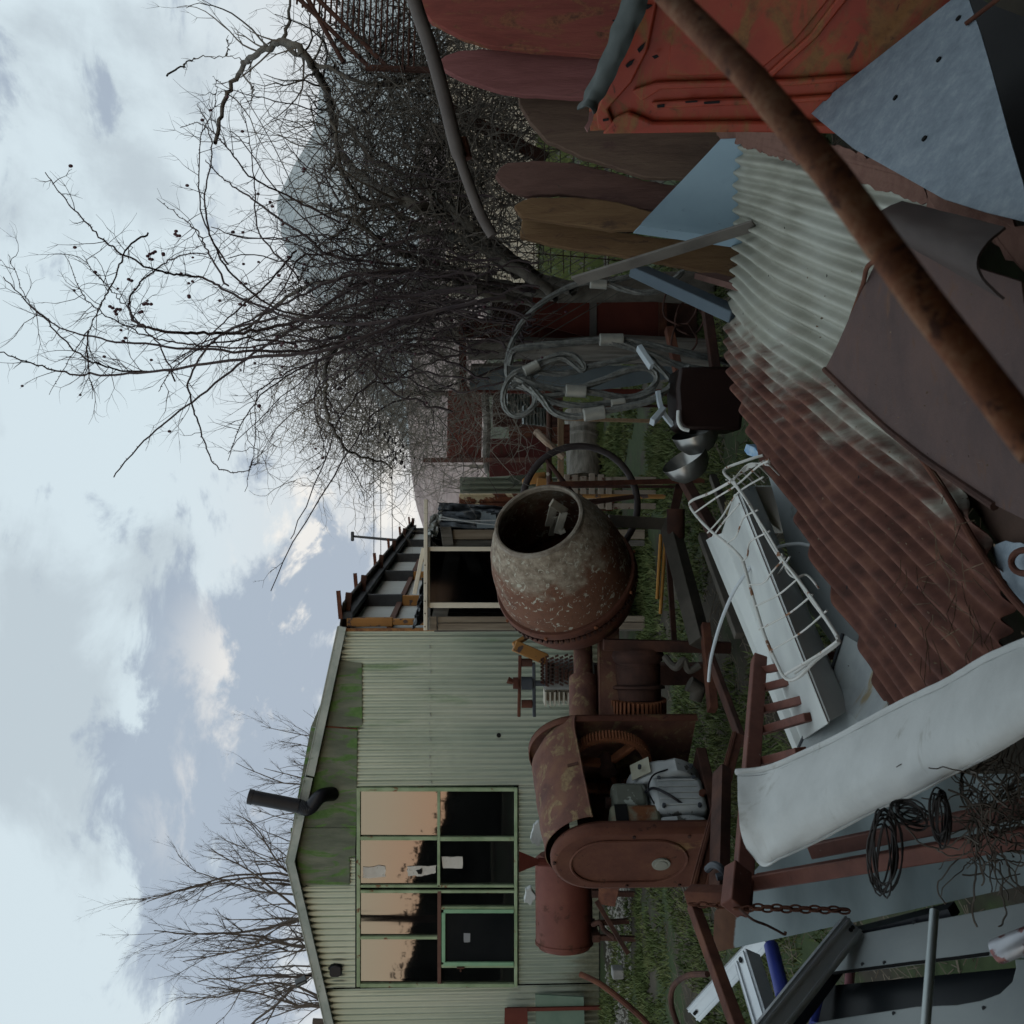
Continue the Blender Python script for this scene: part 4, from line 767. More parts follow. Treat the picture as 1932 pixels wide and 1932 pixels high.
part('winch_gear', mb, m_gear, mix)
mb = MB()
for k in range(14): q = P(1203, 1228, 6.45) + V((-.085 - k * .0095, -.01, 0)); mb.tube([q + V((0, .137 * math.cos(j * math.pi / 16), .137 * math.sin(j * math.pi / 16))) for j in range(32)], .0052, 5, closed=True)
part('winch_cable', mb, rust_dark, mix)['kind'] = 'stuff'
part('cable_hook', MB().tube(smooth_path([P(1255, 1240, 6.2), P(1275, 1260, 6.1), P(1290, 1245, 6.1), P(1300, 1265, 6.1), P(1320, 1255, 6.1)]), .022, 8), MATS['grey_brown_steel'], mix)
part('hanging_weight', MB().tube([P(1300, 1290, 6.2), P(1318, 1300, 6.2), P(1312, 1322, 6.2)], [.05, .055, .04], 12), MATS['grey_brown_steel'], mix)

# ---------------------------------------------------------------- red tank behind on the left
YT = 10.3
t = thing('red_tank', 'dark red horizontal cylinder tank on short legs left of the mixer housing', 'tank', V((P(1062, 1720, YT).x, YT, 0)))
q0 = P(1063, 1610, YT); q1 = V((P(1063, 1785, YT).x, YT - .1, q0.z)); dd = (q1 - q0).length
m_tank = M('tank_red', [(.11, .035, .026), (.14, .045, .034), (.165, .058, .042)], 3, .55, bump=.12, l2=dict(scale=6, thr=.56, w_=.1, cols=[(.06, .028, .022), (.11, .045, .03)], rough=.9))
part('tank_shell', MB().lathe([(0, .01), (.01, .24), (.05, .285), (dd - .09, .285), (dd - .03, .255), (dd, .17), (dd + .018, .01)], q0, (q1 - q0), 56), m_tank, t)
part('weld_band', MB().lathe([(0, .286), (.0, .291), (.025, .291), (.025, .286)], q0.lerp(q1, .9), (q1 - q0), 56), m_tank, t)
for f_ in (.35, .8):
    q = q0.lerp(q1, f_); part('saddle', MB().beam(q + V((0, 0, -.26)), q + V((0, 0, -.33)), .42, .07, (1, 0, 0)), rust_dark, t)
    for s_ in (-.17, .17): part('leg', MB().beam(q + V((0, s_, -.30)), V((q.x, q.y + s_ * 1.3, 0)), .045, .045), rust_dark, t)
part('filler_pipe', MB().tube(smooth_path([P(1118, 1745, YT - .3), P(1132, 1740, YT - .35), P(1140, 1755, YT - .35), P(1160, 1770, YT - .4)]), .025, 8), rust_dark, t)
t = solo('red_hopper', MB().add([P(979, 1606, 7.0), P(979, 1646, 7.0), P(979, 1646, 7.15), P(979, 1606, 7.15), P(1016, 1621, 7.05), P(1016, 1631, 7.05), P(1016, 1631, 7.1), P(1016, 1621, 7.1)], [(0, 1, 2, 3), (7, 6, 5, 4), (0, 4, 5, 1), (1, 5, 6, 2), (2, 6, 7, 3), (3, 7, 4, 0)]).tube([P(1014, 1626, 7.08), P(1050, 1628, 7.1)], .03, 10), redlead, 'small dark red funnel standing up behind the belt cover of the mixer', 'funnel')
for i, (x_, y_) in enumerate(((1012, 1570), (998, 1686))):
    pts = [P(x_ + 10 * math.cos(a_) * (1 + .3 * math.sin(a_ * 3 + i)), y_ + (16 if i else 22) * math.sin(a_) * (1 + .2 * math.cos(a_ * 5)), 7.25) for a_ in [k * math.pi / 8 for k in range(16)]]
    solo('white_rag', MB().poly(pts, .05, (0, -1, 0)), M('rag_white', [(.4, .42, .42), (.55, .57, .57)], 8, .8, bump=.6) if i == 0 else MATS['rag_white'], ('crumpled white plastic behind the mixer hood' if i == 0 else 'small white plastic bag behind the red tank'), 'plastic', bevel=.015)
t = thing('low_ground_scrap', 'rusty bent bar and plate lying in the grass under the red tank', 'scrap', (P(1150, 1760, 9.8).x, 9.8, 0))
part('bar', MB().beam(P(1125, 1700, 9.9), P(1185, 1800, 9.7), .04, .04), rust_dark, t); part('plate', MB().poly([P(1130, 1668, 9.9), P(1168, 1672, 9.8), P(1160, 1710, 9.8), P(1128, 1705, 9.9)], .01, (0, -1, 0)), rust, t)
solo('concrete_block', MB().beam(PZ(1165, 1825, .06), PZ(1165, 1843, .06), .14, .12), M('block_grey', [(.22, .22, .22), (.32, .32, .31)], 9, .9), 'small grey block on the gravel at the far left', 'block', bevel=.01)
solo('bent_iron_rod', MB().tube(smooth_path([P(1095, 1838, 6.5), P(1130, 1855, 6.4), P(1170, 1885, 6.3), P(1215, 1925, 6.2), P(1240, 1960, 6.1)]), .018, 8), rust, 'long rusty rod arching up out of the grass at the far left', 'rod')
solo('bent_iron_hoop', MB().tube(smooth_path([P(1335, 1838, 4.6), P(1300, 1840, 4.8), P(1272, 1858, 5.0), P(1266, 1890, 5.1), P(1275, 1925, 5.1), P(1290, 1960, 5.1)]), .014, 8), rust_dark, 'rusty hoop curling over the grass above the aluminium profiles', 'hoop')

# ---------------------------------------------------------------- small engine with chain and levers behind the shaft
Y2 = 7.1
t = thing('small_engine', 'small finned engine wrapped in rusty chain standing behind the mixer shaft', 'engine', V((P(1060, 1280, Y2).x, Y2, 0)))
part('engine_body', MB().beam(P(1024, 1272, Y2), P(1120, 1272, Y2), .19, .2), M('white_grey_casing', [(.20, .20, .19), (.3, .3, .28)], 8, .7), t, bevel=.02)
part('stand', MB().beam(P(1118, 1272, Y2), V((P(1118, 1272, Y2).x, Y2, 0)), .14, .14), rust_dark, t)
mb = MB()
for k in range(7): mb.beam(P(1028 + k * 8.5, 1302, Y2 - .02), P(1028 + k * 8.5, 1329 - k * .5, Y2 - .02), .16, .010, (0, 0, 1))
mb.beam(P(1028, 1306, Y2), P(1082, 1306, Y2), .1, .1); part('cooling_fins', mb, M('fin_cream', [(.42, .38, .30), (.55, .51, .43)], 9, .6, l2=dict(scale=12, thr=.6, cols=[(.12, .06, .04), (.2, .1, .06)])), t)
ch = MB()
for i in range(9):
    for s_ in (1, -1):
        p0 = P(1020, 1245 + i * 7, Y2 - .13); p1 = P(1092, 1245 + i * 7 + s_ * 34, Y2 - .13)
        for k in range(8):
            a = p0.lerp(p1, k / 8); b = p0.lerp(p1, (k + .75) / 8)
            if abs(((966 - (966 - a.x / a.y * 1932)))) >= 0 and P(0, 1300, Y2 - .13).x < a.x < P(0, 1243, Y2 - .13).x: ch.beam(a, b, .013, .010, (0, -1, 0))
part('wrapped_chain', ch, rust_dark, t)['kind'] = 'stuff'
t = thing('lever_linkage', 'rusty double lever linkage with bolts standing up against the corrugated wall', 'linkage', P(1015, 1285, Y2 - .05))
part('upper_lever', MB().beam(P(981, 1237, Y2 - .1), P(979, 1352, Y2 - .1), .04, .022, (0, 0, 1)), rust, t, bevel=.004)
part('lower_lever', MB().beam(P(1007, 1250, Y2 - .1), P(1008, 1352, Y2 - .1), .04, .022, (0, 0, 1)), m_steel, t, bevel=.004)
for y_, r__, m_ in ((1250, .028, rust_dark), (1289, .045, m_steel), (1328, .028, rust)): part('spacer', MB().cyl(P(984, y_, Y2 - .1), P(1004, y_, Y2 - .1), r__, n=14), m_, t)
part('bolt', MB().cyl(P(978, 1289, Y2 - .1), P(968, 1289, Y2 - .1), .04, n=14).cyl(P(968, 1287, Y2 - .1), P(958, 1283, Y2 - .1), .018, .026, 6), rust, t)
part('pivot_pin', MB().cyl(P(1010, 1289, Y2 - .1), P(1030, 1289, Y2 - .1), .02, n=10), m_steel, t)
t = thing('orange_bracket', 'chipped orange steel bracket behind the base of the drum', 'bracket', P(1000, 1215, Y2 - .05))
part('wide_arm', MB().beam(P(970, 1218, Y2 - .12), P(1030, 1244, Y2 - .1), .05, .075, (1, 0, 1)), m_orange, t, bevel=.005)
part('thin_arm', MB().beam(P(968, 1217, Y2 - .1), P(1002, 1197, Y2 - .05), .04, .028), m_orange, t, bevel=.004)
part('thin_arm', MB().beam(P(1003, 1197, Y2 - .05), P(1030, 1208, Y2 - .05), .04, .028), m_orange, t, bevel=.004)
# ================================================================ foreground scrap heap
class Plane:
    def __init__(s, a, b, c): s.o = a; s.n = (b - a).cross(c - a).normalized()
    def __call__(s, x, y, off=0):
        d = ray(x, y); t = (s.o - EYE).dot(s.n) / d.dot(s.n); k = s.n if s.n.dot(d) < 0 else -s.n
        return EYE + d * t + k * off
def rag(pts, j, step=.03, seed=1):
    r_ = random.Random(seed); o_ = []
    for i, p in enumerate(pts):
        q = pts[(i + 1) % len(pts)]; n_ = max(1, int((q - p).length / step))
        for k in range(n_): c_ = p.lerp(q, k / n_); o_.append(c_ + (V((r_.uniform(-j, j), r_.uniform(-j, j), r_.uniform(-j, j) * .2)) if k else V((0, 0, 0))))
    return o_
# ---- the long corrugated sheet
m_csheet = M('rusting_corrugated', [(.30, .295, .24), (.39, .385, .325), (.45, .455, .40)], 3.5, .6, metal=.15, bump=.15, bscale=60, stretch=(1, 1, 1),
             l2=dict(scale=4.5, thr=-.35, w_=1.1, dist=.5, stretch=(2.2, .8, 1), lin=(-3.0, .92, 0, -1.93, 2.6), cols=[(.085, .040, .032), (.15, .064, .048), (.22, .10, .068)], cscale=9, rough=.85),
             l3=dict(scale=24, thr=.70, w_=.04, cols=[(.09, .05, .04), (.14, .08, .055)], rough=.9))
ZS = .35
A_ = PZ(1376, 652, ZS); B_ = PZ(1860, 1089, ZS); rd = (B_ - A_).normalized(); sd = V((-rd.y, rd.x, 0)).normalized()
if sd.x < 0: sd = -sd
outl = [(1362, 262), (1372, 300), (1382, 380), (1388, 440), (1376, 520), (1364, 600), (1368, 660), (1385, 730), (1402, 770), (1424, 840), (1462, 900), (1500, 960), (1520, 1010), (1558, 1090), (1585, 1150), (1612, 1200), (1640, 1290), (1662, 1375), (1715, 1370), (1775, 1335), (1840, 1290), (1885, 1220), (1900, 1140), (1880, 1075), (1860, 1020), (1830, 960), (1790, 900), (1740, 820), (1700, 760), (1690, 650), (1712, 500), (1740, 440), (1760, 380), (1700, 345), (1600, 312), (1480, 282), (1400, 266)]
poly2 = [((PZ(x, y, ZS) - A_).dot(sd), (PZ(x, y, ZS) - A_).dot(rd)) for x, y in outl]
def span(t):
    ys = []
    for i in range(len(poly2)):
        (a0, a1), (b0, b1) = poly2[i], poly2[(i + 1) % len(poly2)]
        if (a0 <= t) != (b0 <= t): ys.append(a1 + (b1 - a1) * (t - a0) / (b0 - a0))
    return (min(ys), max(ys)) if len(ys) > 1 else None
t0 = min(p[0] for p in poly2) + .006; t1 = max(p[0] for p in poly2) - .006; PITC = .058
nt_ = int((t1 - t0) / PITC * 12); NS = 60; vs = []; fs = []; row = 0
for i in range(nt_ + 1):
    t = t0 + (t1 - t0) * i / nt_; s0, s1 = span(t)
    s0 += .012 * pnoise(V((t * 22, 0, 0))) + .004 * pnoise(V((t * 90, 3, 0))); s1 += .02 * pnoise(V((t * 25, 7, 0)))
    for k in range(NS + 1):
        s_ = s0 + (s1 - s0) * k / NS; am = .0165
        am *= .75 + .5 * pnoise(V((t * 3.1, s_ * 2.2, 9))) + .25; z = ZS + am * math.cos(2 * math.pi * (t + .006 * pnoise(V((s_ * 2.0, t * 2, 2)))) / PITC) + .035 * pnoise(V((t * 1.6, s_ * 1.3, 4))) + .02 * math.sin(s_ * 1.5)
        edge = max(0, 1 - (t - t0) / .22); z += .10 * edge * edge * (-.6 if s_ < 1.3 else .3) * pnoise(V((s_ * 3, 1, 1))) * 2 - .05 * edge ** 2
        vs.append(A_ + sd * t + rd * s_ + V((0, 0, z - ZS)))
W_ = NS + 1
for i in range(nt_):
    for k in range(NS): fs.append((i * W_ + k, i * W_ + k + 1, (i + 1) * W_ + k + 1, (i + 1) * W_ + k))
cs = solo('corrugated_sheet', MB().add(vs, fs), m_csheet, 'large corrugated metal sheet, half pale and half rusted brown, lying across the heap', 'metal sheet', smooth=70)
sm_ = cs.modifiers.new('solid', 'SOLIDIFY'); sm_.thickness = .002; sm_.offset = 0
mb = MB()
for x_, y_, r__ in ((1402, 592, .006), (1533, 585, .005), (1407, 700, .006), (1419, 775, .006), (1598, 1108, .008), (1731, 1108, .006), (1480, 430, .005), (1560, 520, .006), (1620, 900, .006), (1690, 1180, .007), (1450, 520, .005)):
    q = PZ(x_, y_, ZS + .03); mb.add([q + V((r__ * math.cos(k) * (1 + .3 * math.sin(3 * k)), r__ * math.sin(k), 0)) for k in range(7)], [(0, 1, 2, 3, 4, 5, 6)])
o_ = part('nail_hole', mb, dark, None, smooth=0); o_.parent = cs; o_.location = o_.location - cs.location; o_['kind'] = 'stuff'
# rusty lip along its right border
lipm = M('crumbling_rust', [(.12, .058, .045), (.18, .095, .072), (.14, .068, .052)], 10, .9, bump=.6, bscale=50)
lp = lambda pts, z: [PZ(x, y, z) for x, y in pts]
solo('crumbling_strip', MB().poly(rag(lp([(1340, 236), (1430, 240), (1530, 262), (1600, 280), (1660, 300), (1700, 318), (1742, 345), (1758, 392), (1700, 368), (1620, 345), (1560, 322), (1450, 292), (1365, 264)], ZS + .05), .010, .03, 3), .006, (0, 0, 1)), lipm, 'crumbling brown rust strip along the right border of the corrugated sheet', 'rusty strip', smooth=0)
solo('crumbling_strip', MB().poly(rag(lp([(1748, 342), (1800, 362), (1860, 392), (1940, 425), (1960, 520), (1880, 460), (1820, 430), (1752, 392)], ZS + .12), .012, .03, 5), .006, (0, 0, 1)), lipm, 'torn brown rust sheet end beside the lower corner of the galvanised triangle', 'rusty strip', smooth=0)
# brown plates on top
pA = Plane(PZ(1577, 695, .44), PZ(1670, 506, .46), PZ(1908, 951, .48))
def lipplate(name, pts, pl, off, t, m, label, cat='plate', rj=0, seed=1): 
    q = [pl(x, y, off) for x, y in pts]; q = rag(q, rj, .025, seed) if rj else q
    return solo(name, MB().poly(q, t, (0, 0, 1)), m, label, cat, bevel=.002)
pB = Plane(PZ(1720, 446, .50), PZ(1749, 388, .50), PZ(1932, 520, .60))
lipplate('brown_steel_plate', [(1577, 695), (1600, 652), (1635, 575), (1670, 506), (1690, 468), (1722, 440), (1790, 470), (1860, 500), (1960, 530), (1990, 760), (1975, 985), (1908, 953), (1845, 912), (1779, 868), (1735, 835), (1692, 801), (1630, 745)], pA, .03, .006, rust_plum, 'large smooth plum brown steel plate lying over the corrugated sheet under the rusty tube')
solo('plate_edge_bar', MB().tube(smooth_path([pA(1577, 697, .036), pA(1630, 747, .036), pA(1692, 803, .036), pA(1735, 837, .036), pA(1779, 870, .036), pA(1845, 914, .036), pA(1908, 955, .036)]), .010, 8), rust_dark, 'dark rolled bar along the lower left border of the plum brown plate', 'bar')
# bent dark plate: curved
def bent(u, v):
    a = (1749 + (1722 - 1749) * v, 388 + (446 - 388) * v); b = (1960, 440 + 130 * v)
    x = a[0] + (b[0] - a[0]) * u; y = a[1] + (b[1] - a[1]) * u
    return pB(x, y, .06) + V((0, 0, .05 * math.sin(math.pi * v) + .004 * pnoise(V((u * 9, v * 9, 0)))))
solo('bent_dark_plate', MB().grid(bent, 24, 14, .005), M('bent_plate', [(.055, .042, .039), (.075, .057, .052), (.095, .074, .066)], 2.5, .6, bump=.12, bscale=160), 'smaller bent grey brown plate at the right beside the end of the corrugated sheet', 'plate', smooth=60)
solo('lower_rust_sheet', MB().poly(rag([PZ(x, y, .30) for x, y in ((1690, 800), (1780, 850), (1905, 950), (1975, 985), (1990, 1120), (1930, 1085), (1880, 1020), (1840, 960), (1780, 890))], .006), .004, (0, 0, 1)), M('low_rust', [(.075, .045, .035), (.10, .06, .045), (.15, .095, .06)], 6, .85, bump=.3), 'brown rusty sheet showing between the plum plate and the corrugated sheet', 'metal sheet', smooth=0)
solo('grey_sheet_corner', MB().poly(rag([PZ(x, y, .33) for x, y in ((1868, 1030), (1900, 1020), (1960, 1030), (1980, 1200), (1915, 1130))], .004), .004, (0, 0, 1)), galv_spot, 'pale grey sheet corner with flaked paint at the lower edge of the heap', 'metal sheet', smooth=0)
solo('bent_rust_tube', MB().tube(smooth_path([PZ(1690, 808, .40), PZ(1735, 858, .39), PZ(1790, 940, .38), PZ(1845, 1035, .37), PZ(1900, 1115, .36), PZ(1950, 1170, .35)]), .010, 10), rust, 'thin bent rusty tube curving along the border of the corrugated sheet', 'tube')
solo('bent_hook_rod', MB().tube(smooth_path([PZ(1672, 488, .50), PZ(1652, 492, .52), PZ(1636, 505, .52), PZ(1630, 530, .50), PZ(1620, 560, .47), PZ(1606, 600, .46), PZ(1596, 640, .45)]), .007, 8), rust, 'bent rusty hook rod at the upper edge of the plum brown plate', 'rod')
solo('iron_ring', MB().tube([PZ(1932 + 24 * math.cos(a_ * math.pi / 10), 1060 + 22 * math.sin(a_ * math.pi / 10), .36) for a_ in range(20)], .008, 8, closed=True), rust, 'rusty iron ring on the pale grey sheet corner', 'ring')
# galvanised triangle
TG = Plane(P(1530, 210, 3.3), P(1822, -20, 2.7), P(1932, 400, 2.05))
tg = solo('galvanised_triangle', MB().poly([TG(x, y) for x, y in ((1528, 212), (1560, 184), (1822, -22), (1828, 0), (1850, 62), (1870, 130), (1905, 260), (1930, 345), (1945, 420), (1860, 400), (1780, 375), (1700, 330), (1610, 280))], .004), galv_spot, 'spotted blue grey galvanised sheet corner below the red vehicle panel', 'metal sheet', smooth=0)
mb = MB()
for x_, y_ in ((1809, 35), (1772, 113), (1745, 262), (1690, 185)): q = TG(x_, y_, .002); k = TG.n if TG.n.dot(q - EYE) < 0 else -TG.n; mb.cyl(q - k * .002, q + k * .002, .008, n=12)
o_ = part('rivet_hole', mb, dark, tg)
o_['kind'] = 'stuff'
# black sheet put in for the shaded void behind the triangle
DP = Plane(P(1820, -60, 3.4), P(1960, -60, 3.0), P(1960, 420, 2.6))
solo('shade_void_sheet', MB().poly([DP(x, y) for x, y in ((1790, -90), (2040, -90), (2040, 440), (1930, 440), (1900, 300), (1850, 80))], .01), M('void_black', [(.006, .006, .007), (.010, .010, .011)], 4, .7, bump=.1), 'black sheet standing in for the shaded void at the right corner behind the galvanised triangle', 'sheet', smooth=0)
solo('thin_brown_rod', MB().tube([P(1822, 45, 2.6), P(1900, -15, 2.5)], .006, 8), rust, 'thin brown rod in front of the dark void in the corner', 'rod')
# blue panel
m_blue = M('blue_sheet', [(.22, .31, .38), (.26, .36, .43), (.29, .40, .47)], 2, .5, bump=.06, l2=dict(scale=8, thr=.60, w_=.15, dist=1, stretch=(1, 1, .4), cols=[(.17, .24, .29), (.2, .27, .32)], rough=.7), l3=dict(scale=40, thr=.7, cols=[(.12, .14, .15), (.1, .1, .1)]))
def blue(u, v):
    a = (1360 - 165 * v, 262 + 176 * v); b = (1440, 258 + 215 * v)
    x = a[0] + (b[0] - a[0]) * u; y = a[1] + (b[1] - a[1]) * u
    return P(x, y, 4.75 + .25 * math.sin(v * 2.2) - .10 * u + (.10 * max(0, v - .92) / .08))
solo('blue_sheet', MB().grid(blue, 20, 40, .006), m_blue, 'smooth pale blue sheet slanting in front of the feet of the painted slabs', 'sheet', smooth=60)
solo('flat_steel_bar', MB().beam(P(1085, 530, 5.1), P(1425, 425, 4.6), .012, .085, (0, 0, 1)), M('grey_brown_bar', [(.095, .085, .075), (.14, .125, .11), (.17, .155, .135)], 5, .6, bump=.15), 'flat grey brown steel bar propped slanting from the cabinet down to the blue sheet', 'bar', bevel=.002)
solo('blue_grey_beam', MB().beam(P(1205, 512, 5.6), P(1395, 598, 5.0), .06, .13, (0, -.3, 1)), M('bluegrey_paint', [(.075, .10, .125), (.10, .13, .155)], 4, .5, bump=.08), 'blue grey painted beam sloping down behind the corrugated sheet', 'beam', bevel=.006)
solo('dark_plank', MB().beam(P(1330, 520, 5.4), P(1420, 545, 4.9), .03, .12, (0, 0, 1)), m_s4, 'dark brown plank between the blue grey beam and the slabs', 'plank')
# truck door / bonnet panel
m_truck = M('truck_red', [(.20, .022, .010), (.27, .034, .014), (.32, .052, .021)], 2.4, .55, bump=.10, bscale=20, l2=dict(scale=3.4, thr=.47, w_=.16, dist=.9, stretch=(1, 1, 2.2), cols=[(.075, .030, .016), (.22, .10, .035), (.045, .022, .016)], cscale=6, rough=.85), l3=dict(scale=9, stretch=(1, 1, 3), thr=.60, w_=.10, dist=1, cols=[(.05, .018, .012), (.10, .03, .018)], rough=.8), coat=.1, nrough=.68)
DR = Plane(P(1110, 205, 3.6), P(1205, -40, 3.2), P(1800, 200, 3.1))
td = thing('vehicle_panel', 'rusty red vehicle door panel with slots and pressed ribs hanging at the right', 'vehicle panel', DR(1450, 60))
def dpoly(name, pts, off, t, m, bv=.004): return part(name, MB().poly([DR(x, y, off) for x, y in pts], t, DR.n if DR.n.dot(V((0, -1, 0))) > 0 else -DR.n), m, td, bevel=bv)
dpoly('inner_skin', [(1218, -90), (1185, 60), (1150, 130), (1112, 205), (1114, 246), (1190, 243), (1300, 238), (1410, 241), (1600, 246), (1700, 200), (1835, -20), (1850, -90)], 0, .006, m_truck)
dpoly('edge_flange', [(1225, -90), (1187, 70), (1128, 205), (1132, 238), (1165, 236), (1150, 200), (1195, 150), (1225, 90), (1262, -90)], .008, .018, m_truck, .006)
dpoly('lower_flange', [(1140, 246), (1410, 242), (1640, 246), (1690, 240), (1690, 222), (1640, 226), (1410, 222), (1235, 224), (1190, 205), (1165, 215)], .008, .022, m_truck, .008)
dpoly('pressed_rib', [(1195, 165), (1240, 150), (1330, 147), (1500, 143), (1800, 120), (1800, 130), (1500, 156), (1330, 160), (1250, 163), (1215, 185)], .008, .018, m_truck, .006)
dpoly('pressed_rib', [(1230, 188), (1330, 182), (1500, 178), (1800, 155), (1800, 166), (1500, 190), (1330, 196), (1240, 200)], .008, .014, m_truck, .006)
dpoly('pressed_rib', [(1440, 142), (1530, 60), (1590, -20), (1600, -90), (1612, -90), (1604, -10), (1544, 66), (1458, 142)], .008, .016, m_truck, .006)
dpoly('raised_field', [(1265, 90), (1300, -90), (1590, -90), (1570, -10), (1500, 75), (1425, 138), (1260, 140)], .004, .010, m_truck, .01)
for pts in ([(1207, 85), (1214, 78), (1222, 72), (1218, 84), (1211, 92)], [(1185, 115), (1192, 108), (1202, 104), (1197, 114), (1188, 120)], [(1217, 5), (1224, 0), (1236, 2), (1228, 9), (1219, 10)], [(1160, 30), (1176, 28), (1178, 33), (1164, 34)], [(1235, 98), (1244, 95), (1248, 99), (1240, 103)], [(1244, 190), (1258, 188), (1258, 194), (1245, 195)], [(1332, 184), (1362, 182), (1362, 186), (1333, 188)], [(1297, 183), (1320, 181), (1320, 184), (1298, 186)], [(1142, 217), (1153, 215), (1153, 219), (1143, 221)]):
    dpoly('slot', pts, .028, .003, dark, 0)
def seal(u, v):
    c_ = [(1216, -90, 3.0), (1200, 0, 3.12), (1170, 80, 3.3), (1145, 130, 3.4), (1118, 190, 3.48), (1106, 212, 3.5)]
    sp_ = seal.sp; i = u * (len(sp_) - 1); k = int(min(i, len(sp_) - 2)); q = sp_[k].lerp(sp_[k + 1], i - k)
    w_ = (.05 - .02 * u); a = v * math.pi * 1.2
    return q + V((0, -.03 * math.sin(a) - .01 * pnoise(V((u * 14, 0, 0))), 0)) + (UP * 1.0 + V((1, 0, 0)) * .35).normalized() * (w_ * (v - .5) * 1.5 + .008 * pnoise(V((u * 10, v * 3, 2))))
seal.sp = smooth_path([P(1216, -90, 3.0), P(1198, 0, 3.10), P(1172, 70, 3.2), P(1148, 125, 3.3), P(1120, 180, 3.4), P(1106, 208, 3.42)], 10)
part('rubber_seal', MB().grid(seal, 50, 10, .008), M('seal_rubber', [(.05, .06, .058), (.08, .092, .088)], 6, .55, bump=.2), td, smooth=60)
part('torn_pink_tab', MB().poly([P(x, y, 3.46) for x, y in ((1112, 212), (1122, 208), (1118, 228), (1108, 250), (1103, 240), (1110, 228))], .004, (0, -1, 0)), M('tab_pink', [(.35, .17, .16), (.42, .23, .22)], 6, .6), td)
# foreground tube, very near the lens
solo('rusty_tube', MB().tube([P(1200, -75, .95), P(1270, 0, .86), P(1420, 150, .74), P(1570, 330, .66), P(1740, 565, .60), P(1960, 850, .55)], .0112, 24), rust_orange, 'thick rusty round tube crossing diagonally in front of everything at the right', 'tube', smooth=60)

# ---------------------------------------------------------------- white moulded trough, wire rack and cable
def trough(u, v):
    prof_ = [(0, (1332, 1019, .36), (1500, 1425, .36)), (.16, (1340, 1014, .38), (1508, 1420, .38)), (.2, (1362, 1006, .36), (1512, 1398, .36)), (.24, (1364, 1002, .40), (1515, 1395, .40)), (.55, (1385, 935, .50), (1560, 1366, .50)), (.62, (1397, 930, .49), (1566, 1360, .49)), (.95, (1416, 918, .36), (1604, 1338, .36)), (1, (1424, 918, .30), (1606, 1336, .30))]
    for i in range(len(prof_) - 1):
        if v <= prof_[i + 1][0]: break
    a = prof_[i]; b = prof_[i + 1]; f = (v - a[0]) / (b[0] - a[0])
    qa = PZ(*a[1]).lerp(PZ(*a[2]), u); qb = PZ(*b[1]).lerp(PZ(*b[2]), u); return qa.lerp(qb, f)
tr = thing('white_trough', 'upturned white enamelled trough with faint ochre streaks under the wire rack', 'trough', PZ(1470, 1180, 0))
part('shell', MB().grid(trough, 24, 50, .006), whitep, tr, smooth=25)
mb = MB(); ep = [trough(0, v) for v in (.2, .3, .45, .55, .62, .8, .95, 1)]; mb.poly(ep + [V((ep[-1].x, ep[-1].y, .05)), V((ep[0].x, ep[0].y, .05))], .005, (1, .6, 0)); part('end_wall', mb, whitep, tr)
part('seam', MB().tube([trough(u / 20, .60) + V((0, -.002, .004)) for u in range(21)], .0022, 4), rust_dark, tr)
mb = MB(); r_ = random.Random(5)
for i in range(90):
    a = P(1375 + r_.uniform(-8, 8), 955 + r_.uniform(-12, 12), 4.72); mb.tube([a, a + V((r_.uniform(-.14, -.02), -.05, r_.uniform(-.10, -.02)))], .0016, 3)
part('straw_wisp', mb, M('straw', [(.30, .27, .14), (.42, .38, .24)], 9, .9), tr)['kind'] = 'stuff'
solo('grey_white_panel', MB().poly([PZ(x, y, .22) for x, y in ((1452, 880), (1475, 960), (1500, 1070), (1540, 1160), (1590, 1230), (1640, 1250), (1600, 1060), (1540, 900), (1470, 850))], .02, (0, 0, 1)), M('dull_white', [(.30, .33, .34), (.38, .41, .42)], 3, .5, bump=.05, l2=dict(scale=6, thr=.6, w_=.1, cols=[(.18, .2, .19), (.26, .26, .24)])), 'dull white panel lying between the trough and the corrugated sheet', 'panel', bevel=.004)
wr = thing('wire_rack', 'bent white coated wire rack with rusty spots lying over the white trough', 'wire rack', PZ(1440, 1050, 0))
m_wire = M('white_wire', [(.50, .49, .45), (.60, .59, .56)], 5, .5, bump=0, l2=dict(scale=9, thr=.60, w_=.03, cols=[(.12, .05, .03), (.3, .15, .08)], rough=.9))
def W(pts, r=.005, name='wire', z=.56, sm=True):
    q = [PZ(p[0], p[1], p[2] if len(p) > 2 else z) for p in pts]; return part(name, MB().tube(smooth_path(q) if sm else q, r, 7), m_wire, wr)
W([(1440, 859, .40), (1410, 868, .45), (1366, 887, .50), (1385, 912, .56), (1410, 945, .58), (1440, 1000, .58), (1470, 1050, .58), (1500, 1085, .58), (1530, 1130, .56), (1560, 1170, .56), (1581, 1205, .54), (1578, 1216, .54), (1540, 1245, .55), (1510, 1275, .56), (1492, 1283, .56), (1478, 1275, .56), (1466, 1252, .56), (1445, 1205, .56), (1432, 1165, .56), (1416, 1110, .56), (1405, 1070, .56), (1398, 1052, .56), (1372, 1026, .56), (1345, 1005, .56), (1318, 978, .56), (1302, 955, .56), (1306, 944, .56), (1340, 930, .56), (1380, 908, .56)], .0065, 'rack_rim')
W([(1385, 908), (1412, 950), (1450, 1010), (1480, 1060), (1530, 1125), (1580, 1200)], .004, 'rack_rim', .60)
W([(1581, 1209, .56), (1545, 1235, .57), (1482, 1272, .58)], .005); W([(1576, 1216, .53), (1530, 1248, .53), (1500, 1270, .53)], .005)
